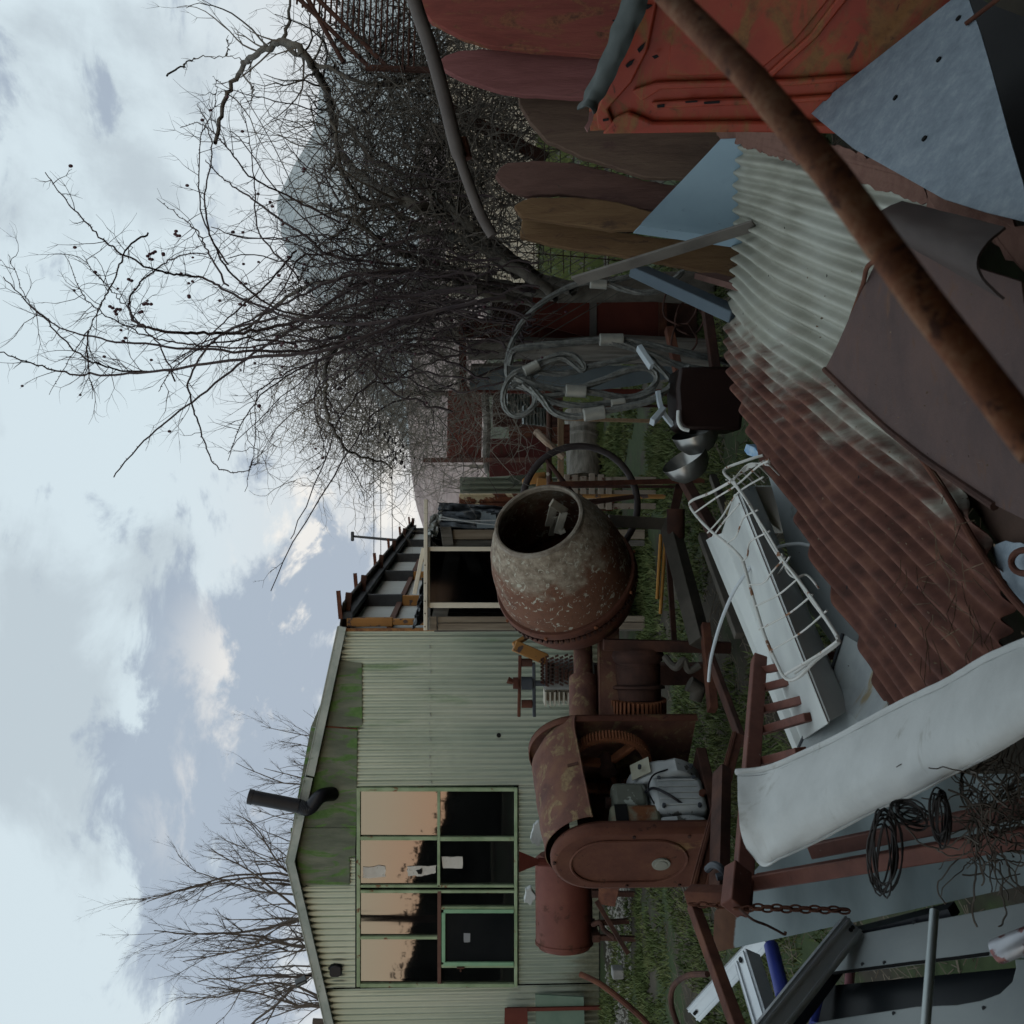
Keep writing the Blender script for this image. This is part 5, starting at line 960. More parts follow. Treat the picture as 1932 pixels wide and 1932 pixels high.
W([(1310, 968), (1350, 940), (1390, 915), (1430, 880), (1450, 870)], .004); W([(1335, 1005), (1362, 975), (1392, 930), (1440, 900)], .004, z=.5); W([(1345, 1012), (1365, 985), (1395, 950)], .004, z=.52)
for a, b in (((1372, 1025), (1397, 990)), ((1400, 1060), (1412, 1030)), ((1414, 1103), (1448, 1093)), ((1423, 1145), (1505, 1092)), ((1432, 1188), (1533, 1122)), ((1455, 1227), (1560, 1152))):
    m_ = ((a[0] + b[0]) / 2 + 4, (a[1] + b[1]) / 2 + 4); W([a, m_, b], .0035)
W([(1397, 990), (1405, 975), (1430, 962)], .0035); W([(1412, 1030), (1418, 1020), (1452, 1002)], .0035); W([(1448, 1093), (1456, 1080), (1481, 1052)], .0035)
for i in range(6): a = (1370 + i * 14, 905 - i * 7); W([a, (a[0] + 8, a[1] + 4, .5), (a[0] + 30, a[1] + 26, .42)], .0035)
for i in range(4): W([(1376 + i * 3, 908 - i, .5 + i * .02), (1412, 885 - i * 3, .5), (1452, 866 + i * 4, .46)], .004)
W([(1475, 1045, .5), (1484, 1075, .5), (1500, 1090, .5), (1522, 1085, .46), (1545, 1110, .44)], .004)
W([(1452, 1075, .45), (1462, 1090, .45), (1490, 1050, .45)], .004); 
solo('white_cable', MB().tube(smooth_path([P(1337, 1285, 4.7), P(1342, 1240, 4.6), P(1358, 1180, 4.5), P(1380, 1125, 4.4), P(1405, 1085, 4.3), P(1435, 1050, 4.25), P(1470, 1032, 4.2), P(1505, 1026, 4.15), P(1530, 1030, 4.1)]), .0075, 10), M('cable_white', [(.42, .45, .48), (.52, .55, .57)], 4, .45, bump=0), 'pale plastic cable arching free over the white trough', 'cable')
solo('blue_white_bag', MB().poly([PZ(x, y, .3) for x, y in ((1424, 850), (1428, 838), (1445, 845), (1455, 860), (1442, 862), (1430, 858))], .05, (0, 0, 1)), M('bag_blue', [(.5, .6, .66), (.12, .30, .55)], 30, .5), 'scrap of blue and white plastic under the left edge of the corrugated sheet', 'plastic')

# ---------------------------------------------------------------- red oxide frame with bars (bed base) and long tubes
bf = thing('steel_bar_frame', 'red oxide steel frame with cross bars and long tubes running out to the lower corner', 'frame', P(1400, 1500, 3.5))
YB = 3.7
part('main_rail', MB().beam(P(1432, 1244, 4.2), P(1398, 1716, 3.05), .055, .055, (0, -.4, 1)), redsteel, bf, bevel=.004)
for a, b in (((1444, 1264, 4.12), (1572, 1236, 3.75)), ((1440, 1298, 4.05), (1560, 1268, 3.68)), ((1437, 1340, 3.95), (1546, 1313, 3.58)), ((1434, 1380, 3.86), (1528, 1352, 3.5)), ((1425, 1440, 3.72), (1512, 1418, 3.4))):
    part('cross_bar', MB().beam(P(*a), P(*b), .03, .045, (0, -.4, 1)), redsteel, bf, bevel=.003)
part('long_tube', MB().beam(P(1424, 1665, 3.15), P(1990, 1570, 2.25), .045, .045, (0, -1, 1)), redsteel, bf, bevel=.004)
part('long_tube', MB().beam(P(1535, 1605, 3.0), P(1990, 1512, 2.3), .042, .042, (0, -1, 1)), redsteel, bf, bevel=.004)
part('dark_rail', MB().beam(P(1362, 1455, 3.75), P(1356, 1700, 3.2), .06, .04, (0, -1, 1)), rust_dark, bf)
part('slanting_rail', MB().beam(P(1392, 1385, 4.0), P(1308, 1700, 3.25), .045, .012, (0, -1, .3)).beam(P(1386, 1385, 4.0), P(1302, 1700, 3.25), .012, .03, (0, -1, .3)), rust, bf, bevel=.002)
part('end_rail', MB().beam(P(1300, 1688, 3.2), P(1384, 1690, 3.1), .045, .055, (0, -1, 0)), rust, bf, bevel=.003)
part('tube_stub', MB().beam(P(1393, 1640, 3.10), P(1386, 1714, 2.98), .05, .07, (0, -1, 1)), redsteel, bf, bevel=.004)
mb = MB()
for a in ((1310, 1702, 3.2), (1400, 1712, 2.98)): q = P(*a)
part('hook_bracket', MB().tube(smooth_path([P(1335, 1640, 3.3), P(1345, 1632, 3.25), P(1358, 1636, 3.2), P(1366, 1650, 3.2), P(1352, 1655, 3.2)]), .012, 8), m_steel, bf)
solo('rusty_prop_tube', MB().beam(P(1308, 1708, 3.3), P(1400, 1960, 2.7), .035, .035, (0, -1, 1)), rust, 'square rusty tube sloping down over the aluminium profiles', 'tube', bevel=.003)
# galvanised plate behind the tubes
GP = Plane(P(1355, 1700, 3.45), P(1640, 1745, 2.95), P(1932, 1500, 2.6))
m_gplate = M('dull_galvanised', [(.14, .175, .185), (.19, .23, .24), (.23, .27, .28)], 2.2, .55, metal=.3, bump=.1, stretch=(1, 1, 3), bscale=20, l2=dict(scale=6, thr=.0, w_=.1, lin=(0, 0, 12, -9.1, .9), cols=[(.09, .045, .03), (.13, .065, .04)], rough=.9))
solo('dull_galvanised_plate', MB().grid(lambda u, v: GP(*((lambda a, b: (a[0] + (b[0] - a[0]) * v, a[1] + (b[1] - a[1]) * v))((1350 + 640 * u, 1720 - 260 * min(1, u * 2.6)), (1346 + 650 * u, 1797 - 140 * u))), .006 * math.sin(u * 40)), 60, 12, .004), m_gplate, 'dull galvanised plate with a rusted end hanging behind the red oxide tubes', 'metal sheet', smooth=60)
# chain
chn = thing('rusty_chain', 'rusty chain hanging in a doubled strand from the end of the steel frame', 'chain', P(1600, 1716, 2.85))
r_ = random.Random(2)
for s_, (a, b) in enumerate(((P(1300, 1706, 3.05), P(1600, 1716, 2.95)), (P(1385, 1714, 2.96), P(1602, 1719, 2.9)))):
    L_ = (b - a).length; n_ = int(L_ / .026)
    for i in range(n_):
        c_ = a.lerp(b, (i + .5) / n_); d_ = (b - a).normalized(); sd_ = (V((1, 0, 0)) if i % 2 else V((0, 1, 0)))
        sd_ = (sd_ - d_ * sd_.dot(d_)).normalized()
        pts = [c_ + d_ * (.016 * math.cos(k * math.pi / 5)) + sd_ * (.008 * math.sin(k * math.pi / 5)) for k in range(10)]
        if s_ == 0 and i < 100: part('link', MB().tube(pts, .0033, 5, closed=True), rust, chn)
        elif s_: 
            if i == 0: rest = MB()
            rest.tube(pts, .0033, 5, closed=True)
part('chain_strand', rest, rust, chn)['kind'] = 'stuff'
solo('rusty_wire_end', MB().tube(smooth_path([P(1395, 1715, 2.95), P(1420, 1735, 2.9), P(1445, 1745, 2.9), P(1465, 1755, 2.9), P(1480, 1763, 2.9), P(1482, 1758, 2.9)]), .004, 6), rust_dark, 'short forked rusty wire beside the hanging chain', 'wire')
# white fascia
def fascia(u, v):
    Uc = fascia.u; Lc = fascia.l
    def at(c_, t): i = t * (len(c_) - 1); k = int(min(i, len(c_) - 2)); return c_[k].lerp(c_[k + 1], i - k)
    a = at(Uc, u); b = at(Lc, u); q = a.lerp(b, v)
    return q + V((.0, -1, .35)).normalized() * (.10 * math.sin(math.pi * min(1, v * 1.05)) ** .8 + .010 * pnoise(V((u * 5, v * 2.5, 0))) + .004 * pnoise(V((u * 14, v * 7, 2))))
fascia.u = smooth_path([P(1393, 1455, 3.05), P(1440, 1450, 3.0), P(1480, 1438, 2.9), P(1560, 1402, 2.75), P(1640, 1360, 2.55), P(1720, 1318, 2.4), P(1790, 1285, 2.25), P(1860, 1245, 2.1), P(1950, 1205, 1.95)], 8)
fascia.l = smooth_path([P(1410, 1600, 3.0), P(1440, 1634, 2.95), P(1475, 1620, 2.85), P(1545, 1588, 2.7), P(1640, 1538, 2.5), P(1720, 1503, 2.35), P(1790, 1468, 2.2), P(1860, 1432, 2.05), P(1950, 1378, 1.9)], 8)
fc = thing('white_fascia', 'long curved white plastic moulding lying across the heap towards the lower corner', 'moulding', P(1650, 1450, 2.5))
m_fas = M('white_moulding', [(.42, .43, .42), (.50, .51, .50), (.56, .57, .56)], 3.2, .5, bump=.35, bscale=5, nrough=.7, l2=dict(scale=4, thr=.57, w_=.16, dist=1, stretch=(1, 2, 2), cols=[(.28, .27, .24), (.38, .37, .34)], rough=.7), l3=dict(scale=46, thr=.72, cols=[(.2, .18, .16), (.3, .28, .25)]))
part('shell', MB().grid(fascia, 70, 24, .006), m_fas, fc, smooth=70)
part('rolled_lip', MB().tube([fascia(i / 60, .0) + V((0, -.01, .008 + .003 * pnoise(V((i * .4, 0, 0))))) for i in range(61)], .010, 8), m_fas, fc)
part('lip_groove', MB().tube([fascia(i / 60, .045) + V((0, -.004, .002)) for i in range(61)], .004, 6), m_steel, fc)
solo('stained_white_sheet', MB().poly([PZ(x, y, .30 + dz) for x, y, dz in ((1500, 1425, .1), (1560, 1300, .06), (1590, 1195, 0), (1625, 1215, 0), (1665, 1300, .02), (1685, 1345, .05), (1640, 1380, .1), (1570, 1420, .12))], .005, (0, 0, 1)), M('stained_white', [(.33, .36, .37), (.40, .43, .43), (.28, .30, .32)], 5, .5, bump=.06, l2=dict(scale=4, thr=.58, w_=.12, stretch=(1, 3, 1), cols=[(.26, .20, .11), (.34, .28, .18)])), 'flat white sheet with an ochre stain between the bar frame and the corrugated sheet', 'sheet', smooth=0)
solo('sheet_edge_trim', MB().tube([PZ(1500, 1425, .41), PZ(1558, 1300, .37), PZ(1590, 1195, .31)], .006, 6), m_steel, 'dark rolled trim along the near border of the stained white sheet', 'trim')
# wire hanks and dead vines
def hank(n, cx, cy, ax_, ay_, Y, rot, m, r, seed, jit=3):
    r_ = random.Random(seed); mb = MB()
    for i in range(n):
        a0 = ax_ * r_.uniform(.7, 1.1); b0 = ay_ * r_.uniform(.4, 1.1); ph = rot + r_.uniform(-.15, .15); ox = r_.uniform(-jit, jit); oy = r_.uniform(-jit, jit); yy = Y + r_.uniform(-.04, .04)
        pts = []
        for k in range(18):
            a = k * math.pi / 9; x_ = a0 * math.cos(a); y_ = b0 * math.sin(a)
            pts.append(P(cx + ox + x_ * math.cos(ph) - y_ * math.sin(ph), cy + oy + x_ * math.sin(ph) + y_ * math.cos(ph), yy + .02 * math.sin(a * 2)))
        mb.tube(pts, r, 5, closed=True)
    return mb
m_bw = M('black_wire', [(.018, .015, .015), (.035, .028, .026)], 9, .6, bump=0)
solo('wire_hank', hank(10, 1668, 1606, 80, 30, 2.25, 1.58, m_bw, .0022, 3, 5), m_bw, 'hank of dark wire hanging in long loops under the white moulding', 'wire hank')
solo('wire_hank', hank(12, 1715, 1540, 34, 20, 2.2, .4, m_bw, .002, 8, 12), m_bw, 'small tangled hank of dark wire pressed against the underside of the white moulding', 'wire hank')
solo('wire_hank', hank(10, 1775, 1545, 50, 16, 2.15, 1.5, m_bw, .002, 6, 9), m_bw, 'dark wire hank between the two long tubes beside the dead vines', 'wire hank')
def vines(n, reg, Y, seed, m, r, L=(.1, .5)):
    r_ = random.Random(seed); mb = MB()
    for i in range(n):
        x_ = r_.uniform(reg[0], reg[1]); y_ = r_.uniform(reg[2], reg[3]); p = P(x_, y_, Y + r_.uniform(-.15, .2)); d = V((r_.uniform(-1, 1), r_.uniform(-.4, .4), r_.uniform(-1, .4))).normalized(); pts = [p]
        for k in range(14):
            d = (d + V((r_.uniform(-.5, .5), r_.uniform(-.3, .3), r_.uniform(-.5, .5)))).normalized(); p = p + d * r_.uniform(*L) * .07; pts.append(p)
        mb.tube(smooth_path(pts, 3), r * r_.uniform(.6, 1.4), 4)
    return mb
solo('dead_vine_tangle', vines(150, (1805, 1925, 1430, 1640), 2.25, 5, None, .0018, (.06, .26)), M('dead_vine', [(.06, .05, .04), (.12, .10, .085)], 9, .9), 'tangle of dry grey brown vines draped over the long tubes in the lower corner', 'dead vines')
# aluminium profiles
def profile(name, a, b, wpx, label, Y0, Y1, up=(0, -1, .6)):
    t = thing('aluminium_profile', label, 'profile', P(a[0], a[1], Y0), 'aluminium profiles'); p0 = P(a[0], a[1], Y0); p1 = P(b[0], b[1], Y1); w_ = wpx / 1932 * (Y0 + Y1) / 2
    d_, x__, z__ = basis(p1 - p0, up)
    mb = MB().beam(p0, p1, w_, .004, up)
    for s_ in (-1, 1): mb.beam(p0 + x__ * s_ * (w_ / 2 - .002) - z__ * .02, p1 + x__ * s_ * (w_ / 2 - .002) - z__ * .02, .004, .044, up)
    for s_ in (-.30, .30): mb.beam(p0 + x__ * s_ * w_ + z__ * .004, p1 + x__ * s_ * w_ + z__ * .004, w_ * .10, .006, up)
    mb.beam(p0 - z__ * .042, p1 - z__ * .042, w_, .004, up)
    part('channel', mb, alu, t); hb2 = MB()
    for k in (.03, .055): q = p0.lerp(p1, k); hb2.cyl(q + z__ * .004, q + z__ * .007, .006, n=10)
    part('screw_hole', hb2, dark, t)['kind'] = 'stuff'
    return t
profile('a', (1308, 1915), (1440, 1772), 34, 'white aluminium profile with two screw holes sticking out over the grass', 3.6, 3.3)
profile('b', (1398, 1806), (1445, 1960), 44, 'cut hollow end of a grooved aluminium profile pointing up at the camera', 2.9, 2.6)
profile('c', (1612, 1745), (1440, 1960), 46, 'grooved aluminium profile sloping down below the galvanised plate', 2.75, 2.5)
solo('dark_profile', MB().beam(P(1615, 1770, 2.85), P(1455, 1985, 2.6), .05, .03, (0, -1, .6)).beam(P(1615, 1765, 2.8), P(1800, 1718, 2.6), .03, .05, (0, -1, .6)), blackp, 'dark angled profile behind the grooved aluminium one', 'profile')
solo('galvanised_tube', MB().tube([P(1763, 1718, 2.3), P(1742, 1990, 2.1)], .0105, 16), galv, 'thin galvanised round tube crossing the white vehicle panel', 'tube')
for i, (a, b, m__, n_) in enumerate((((1455, 1785), (1478, 1880), 0, 'upper thick bright blue pipe between the aluminium profiles'), ((1560, 1830), (1535, 1935), 0, 'lower blue pipe in the dark below the galvanised plate'), ((1605, 1825), (1600, 1885), 1, 'short pink pipe end in the dark opening'))):
    mm_ = (M('blue_pipe', [(.03, .05, .28), (.05, .07, .36)], 5, .4, bump=0) if i == 0 else MATS['blue_pipe']) if m__ == 0 else M('pink_pipe', [(.30, .12, .14), (.36, .16, .18)], 5, .5, bump=0)
    solo('plastic_pipe', MB().tube([P(a[0], a[1], 3.1), P(b[0], b[1], 2.9)], .022 if i == 0 else .014, 16), mm_, n_, 'pipe')
# white vehicle panel with rounded window opening
vp = thing('white_vehicle_panel', 'dirty white vehicle body panel with a rounded dark window opening in the lower left corner', 'vehicle panel', P(1700, 1900, 2.6))
VP = Plane(P(1560, 1840, 2.75), P(1932, 1700, 2.45), P(1560, 1960, 2.6))
m_vp = M('dirty_white', [(.24, .27, .28), (.32, .35, .355), (.36, .39, .39)], 2.4, .5, bump=.05, bscale=30)
def vpp(name, pts, off, t, m, bv=.003): return part(name, MB().poly([VP(x, y, off) for x, y in pts], t, VP.n if VP.n.dot(V((0, -1, 0))) > 0 else -VP.n), m, vp, bevel=bv)
vpp('upper_panel', [(1618, 1766), (1700, 1750), (1854, 1722), (1990, 1695), (1990, 1815), (1870, 1805), (1780, 1815), (1680, 1828), (1556, 1842)], 0, .008, m_vp)
vpp('lower_panel', [(1500, 1940), (1600, 1922), (1732, 1902), (1810, 1899), (1854, 1891), (1890, 1878), (1913, 1856), (1920, 1830), (1918, 1813), (1990, 1813), (1990, 2010), (1500, 2010)], 0, .008, m_vp)
vpp('window_glass', [(1540, 1842), (1990, 1795), (1990, 2010), (1500, 2010)], -.05, .005, M('dusty_glass', [(.010, .012, .015), (.022, .026, .03)], 3, .3, bump=0), 0)
part('rubber_trim', MB().tube([VP(x, y, .008) for x, y in ((1556, 1842), (1620, 1834), (1720, 1821), (1810, 1811), (1870, 1803))], .004, 6), dark, vp)
mb = MB()
for x_, y_ in ((1631, 1822), (1672, 1819), (1728, 1744), (1690, 1915), (1860, 1905)): q = VP(x_, y_, .008); mb.cyl(q, q + V((0, -.004, .001)), .005, n=8)
part('screw', mb, m_steel, vp)['kind'] = 'stuff'
mcan = M('can_silver', [(.35, .36, .40), (.48, .49, .52)], 12, .35, metal=.4, bump=.1, l2=dict(scale=16, thr=.56, cols=[(.30, .12, .10), (.12, .08, .1)], cscale=50))
ca = thing('spray_can', 'dented silver and pink can lying in the lower left corner', 'can', P(1900, 1785, 2.0))
part('can_body', MB().lathe([(0, .01), (0, .021), (.005, .024), (.09, .024), (.10, .018), (.105, .005)], P(1877, 1797, 2.0), P(1960, 1765, 1.95) - P(1877, 1797, 2.0), 24), mcan, ca)
# dark box, straps and bowls in the middle
bx = thing('dark_plastic_case', 'dark brown plastic case with a white rim standing beside the rope slings', 'case', PZ(1340, 750, 0))
part('body', MB().poly([P(x, y, 5.35) for x, y in ((1282, 692), (1276, 730), (1281, 800), (1292, 811), (1400, 812), (1410, 690))], .28, (0, 1, 0)), M('brown_gloss', [(.020, .011, .010), (.030, .016, .014)], 3, .3, bump=.03), bx, bevel=.02)
part('rim', MB().tube(smooth_path([P(1280, 775, 5.33), P(1280, 795, 5.32), P(1287, 808, 5.32), P(1300, 812, 5.32)]), .010, 8), whitep, bx)
m_strapb = M('blue_white_strap', [(.38, .43, .47), (.48, .53, .56)], 4, .5, bump=0)
st2 = thing('white_curved_handle', 'white curved plastic strap beside the dark case at the foot of the slings', 'strap', P(1260, 770, 5.5))
part('long_strap', MB().grid(lambda u, v: smooth_path([P(1246, 736, 5.5), P(1250, 760, 5.5), P(1258, 780, 5.5), P(1274, 800, 5.5)], 8)[int(u * 24)] + V((0, .05 * v, .0)), 24, 1, .02), m_strapb, st2)
part('cross_piece', MB().beam(P(1230, 797, 5.45), P(1252, 772, 5.5), .05, .03), m_strapb, st2, bevel=.004)
part('upper_piece', MB().beam(P(1205, 655, 5.5), P(1230, 692, 5.45), .05, .03), m_strapb, st2, bevel=.004)
m_bowl = M('bowl_alu', [(.32, .32, .31), (.45, .45, .43)], 6, .28, metal=.8, bump=.1, bscale=8)
for i, (x_, y_, r__) in enumerate(((1322, 830, .125), (1310, 878, .13))):
    solo('metal_bowl', MB().lathe([(0, .01), (.005, r__ * .6), (.05, r__ * .9), (.11, r__), (.115, r__), (.05, r__ * .86), (.01, r__ * .55), (.01, .01)], P(x_, y_ + 20, 5.5), V((.75, -.2, .5 if i else .3)), 32), m_bowl, ('shiny metal bowl tipped over right beside the dark case' if i == 0 else 'shiny metal bowl tipped over nearest the mixer frame'), 'bowl', 'metal bowls')
# scrap lying in the shade in the middle
r_ = random.Random(12)
for i, (a, b, w_, h_, m__, lb) in enumerate((((1290, 905, 6.3), (1350, 1010, 5.6), .06, .06, 'rust_dark', 'dark beam lying level beyond the wire rack'), ((1345, 900, 5.8), (1385, 1010, 5.2), .04, .04, 'grey_brown_steel', 'grey bar on the ground close to the wire rack end'), ((1262, 620, 6.4), (1300, 800, 6.2), .07, .05, 'rust', 'rusty bar on the ground behind the dark case'), ((1340, 1240, 5.8), (1400, 1400, 5.2), .08, .03, 'rust_dark', 'dark flat iron lying in front of the engine housing'), ((1330, 560, 5.9), (1350, 700, 5.6), .06, .05, 'rust_dark', 'dark bar lying behind the edge of the corrugated sheet'))):
    solo('scrap_iron', MB().beam(P(*a), P(*b), w_, h_), MATS[m__], lb, 'scrap iron', bevel=.004)
for i, (x_, y_, r__) in enumerate(((1282, 575, .12), (1300, 600, .10), (1290, 640, .09))):
    solo('wire_loop', MB().tube([P(x_, y_, 5.9) + V((r__ * math.cos(k * math.pi / 12), .03 * math.sin(k), r__ * .8 * math.sin(k * math.pi / 12))) for k in range(24)], .006, 6, closed=True), rust_dark, ('largest', 'middle', 'smallest')[i] + ' dark wire loop on the ground below the red cabinet', 'wire loop', 'wire loops')

# crumbs of rust, leaves and stalks caught on the heap
r_ = random.Random(44); mb = MB()
def flake(q, s_):
    a = V((r_.gauss(0, .4), r_.gauss(0, .4), 1)).normalized(); _, x, z = basis(a, (1, 0, 0)); s2 = s_ * r_.uniform(.3, .8); mb.add([q - x * s_, q - z * s2, q + x * s_ * .9, q + z * s2 + a * s_ * .3], [(0, 1, 2, 3)])
for i in range(170):
    y_ = r_.uniform(500, 1280); x_ = r_.gauss(1500 + (y_ - 500) * .33, 90); flake(PZ(x_, y_, ZS + .026), r_.uniform(.002, .008))
for i in range(60): flake(pA(r_.uniform(1650, 1900), r_.uniform(520, 880), .042), r_.uniform(.002, .005))
for i in range(46):
    q = PZ(r_.gauss(1800, 40), r_.gauss(1120, 60), ZS + .05); a = r_.uniform(0, 6.28); mb.tube([q, q + V((math.cos(a) * .05, math.sin(a) * .05, r_.uniform(-.02, .03))), q + V((math.cos(a) * .1, math.sin(a) * .11, 0))], .0012, 3)
struct('leaf_litter', mb, M('leaf_crumbs', [(.05, .035, .025), (.12, .08, .05), (.2, .15, .1)], 40, .9, bump=0), kind='stuff', smooth=0)
# ================================================================ bare bushes and trees
m_cane = M('cane_bark', [(.032, .024, .028), (.052, .038, .040), (.070, .054, .050)], 8, .8, bump=0)
m_twig = M('twig_bark', [(.070, .060, .052), (.11, .096, .082), (.15, .135, .115)], 3, .85, bump=0, wrld=True)
m_limb = M('limb_bark', [(.075, .066, .056), (.11, .10, .086), (.15, .138, .118)], 7, .85, bump=.3, stretch=(2, 2, 2))
m_gtwig = M('grey_twigs', [(.14, .125, .105), (.20, .185, .16), (.27, .25, .215)], 2, .85, bump=0, wrld=True)
m_tree = M('tree_bark', [(.12, .10, .09), (.18, .155, .135)], 2, .85, bump=0)
m_hip = M('rosehip_skin', [(.045, .018, .028), (.075, .028, .035)], 9, .4, bump=0)
def wob(pts, r_, a):
    return [pts[0]] + [p + V((r_.uniform(-a, a), r_.uniform(-a, a) * .5, r_.uniform(-a, a))) for p in pts[1:-1]] + [pts[-1]]
def grow(mb, p, d, L, r, lev, r_, up=.1, jit=.22, spread=.9, kids=4, seg=.10, hips=None, sides=3, ratio=.5, tmin=.2):
    n = max(3, int(L / seg)); pts = [p]; ds = [d]
    for k in range(n):
        d = (d + V((r_.gauss(0, jit), r_.gauss(0, jit * .7), r_.gauss(0, jit) + up))).normalized(); p = p + d * (L / n); pts.append(p); ds.append(d)
    mb.tube(pts, [r * (1 - .75 * i / n) for i in range(n + 1)], sides, cap=False)
    if lev > 0:
        for _ in range(kids if isinstance(kids, int) else kids[lev]):
            t = r_.uniform(tmin, 1.0); i = min(n - 1, int(t * n)); _, x, z = basis(ds[i]); a = r_.uniform(0, 6.283)
            nd = (ds[i] + (x * math.cos(a) + z * math.sin(a)) * r_.uniform(.5, 1.1) * spread).normalized(); nd.y *= .7
            grow(mb, pts[i], nd, L * ratio * r_.uniform(.5, 1.1) * (1.15 - .5 * t), max(.0011, r * (1 - .75 * i / n) * .62), lev - 1, r_, up, jit, spread, kids, seg * .8, hips, sides, ratio, tmin)
    elif hips is not None and r_.random() < .035: hips.append(pts[-1])
    return pts, ds
R1 = random.Random(11)
# ---- the rose bush
rose = thing('rose_bush', 'tall leafless rose bush with long arching thorny canes and dark hips against the sky', 'bush', V((P(1000, 560, 6.4).x, 6.4, 0)))
canes = MB(); twigs = MB(); hips = []; thorns = MB()
TR = [([(0, 663), (70, 690), (133, 704), (202, 708), (310, 700), (456, 677), (617, 661), (780, 600), (950, 560)], .0085),
 ([(6, 522), (66, 585), (121, 621), (202, 641), (335, 655), (480, 663), (605, 655), (760, 610), (950, 560)], .0085),
 ([(16, 478), (44, 552), (66, 585), (85, 600), (141, 661), (194, 690), (242, 700), (330, 700)], .005),
 ([(87, 327), (129, 383), (170, 427), (214, 468), (282, 504), (335, 518), (391, 528), (450, 560), (560, 600), (700, 610), (900, 570)], .0075),
 ([(123, 478), (149, 540), (173, 577), (226, 609), (290, 637), (355, 649), (450, 655), (600, 640)], .005),
 ([(155, 482), (190, 528), (226, 565), (258, 605), (300, 650), (330, 720)], .004),
 ([(391, 480), (351, 480), (306, 500), (266, 532), (244, 565), (246, 593), (262, 613), (315, 625), (383, 629), (472, 625), (565, 605), (700, 570), (900, 540)], .0085),
 ([(212, 899), (282, 822), (363, 758), (464, 677), (565, 613), (665, 544), (766, 512), (900, 530), (1010, 550)], .0105),
 ([(325, 685), (403, 637), (484, 597), (565, 560), (645, 524), (760, 510), (900, 520)], .009),
 ([(93, 744), (137, 669), (165, 625), (190, 576), (214, 532), (242, 467), (280, 440)], .0045), ([(175, 752), (168, 690), (165, 625)], .004),
 ([(490, 867), (452, 891), (403, 875), (383, 822), (363, 766), (359, 710), (415, 633), (520, 600)], .006),
 ([(462, 923), (480, 847), (484, 754), (508, 722), (605, 677), (760, 640)], .0045), ([(585, 895), (615, 859), (597, 790), (595, 738), (640, 700), (760, 650)], .0045),
 ([(387, 302), (419, 335), (468, 371), (520, 407), (581, 448), (629, 484), (760, 500)], .008),
 ([(340, 240), (385, 235), (400, 290), (385, 380), (400, 450), (440, 520), (540, 590), (700, 600)], .006), ([(370, 195), (395, 240), (430, 280), (470, 330), (540, 370), (640, 420)], .005),
 ([(400, 143), (440, 170), (520, 190), (600, 215), (640, 300)], .004), ([(410, 150), (405, 200), (380, 260), (375, 330), (385, 420), (430, 500)], .0045), ([(452, 190), (470, 260), (480, 350), (490, 440), (560, 520)], .0045),
 ([(295, 375), (340, 410), (375, 440), (395, 480), (430, 540)], .0045), ([(515, 215), (540, 270), (575, 310), (610, 330), (640, 380)], .004), ([(313, 690), (370, 660), (430, 600), (500, 540), (560, 470)], .005),
 ([(300, 740), (330, 690), (400, 650), (470, 640), (560, 650)], .005), ([(430, 870), (455, 800), (500, 740), (560, 700), (650, 660)], .005), ([(700, 940), (650, 860), (640, 790), (600, 720), (600, 650)], .005)]
for i, (pts, r) in enumerate(TR):
    Y0 = 5.5 + .9 * ((i * 37) % 10) / 10
    q = [P(x, y, Y0 + .25 * math.sin(k * .8 + i)) for k, (x, y) in enumerate(pts)]; sp = smooth_path(q, 7); n = len(sp)
    sp = [p + V((R1.gauss(0, .004), 0, R1.gauss(0, .004))) for p in sp]
    canes.tube(sp, [r * (.35 + .95 * k / n) for k in range(n)], 6, cap=False)
    for k in range(2, n - 1):
        d = (sp[k + 1] - sp[k]).normalized(); _, x, z = basis(d)
        for _ in range(2):
            a = R1.uniform(0, 6.28); o_ = x * math.cos(a) + z * math.sin(a); b = sp[k].lerp(sp[k + 1], R1.random()); s_ = r * .5 + .009
            if k < n * .7: thorns.add([b + d * .004, b - d * .004, b + o_ * s_ + d * .003, b + o_.cross(d) * .003], [(0, 1, 2), (0, 2, 3), (1, 3, 2)])
        if R1.random() < .26 + .2 * k / n:
            a = R1.uniform(0, 6.28); nd = (d * R1.choice((-1, -.6)) + (x * math.cos(a) + z * math.sin(a))).normalized()
            grow(twigs, sp[k], nd, R1.uniform(.08, .42), .0026, 1, R1, .05, .25, .8, 4, .05, hips)
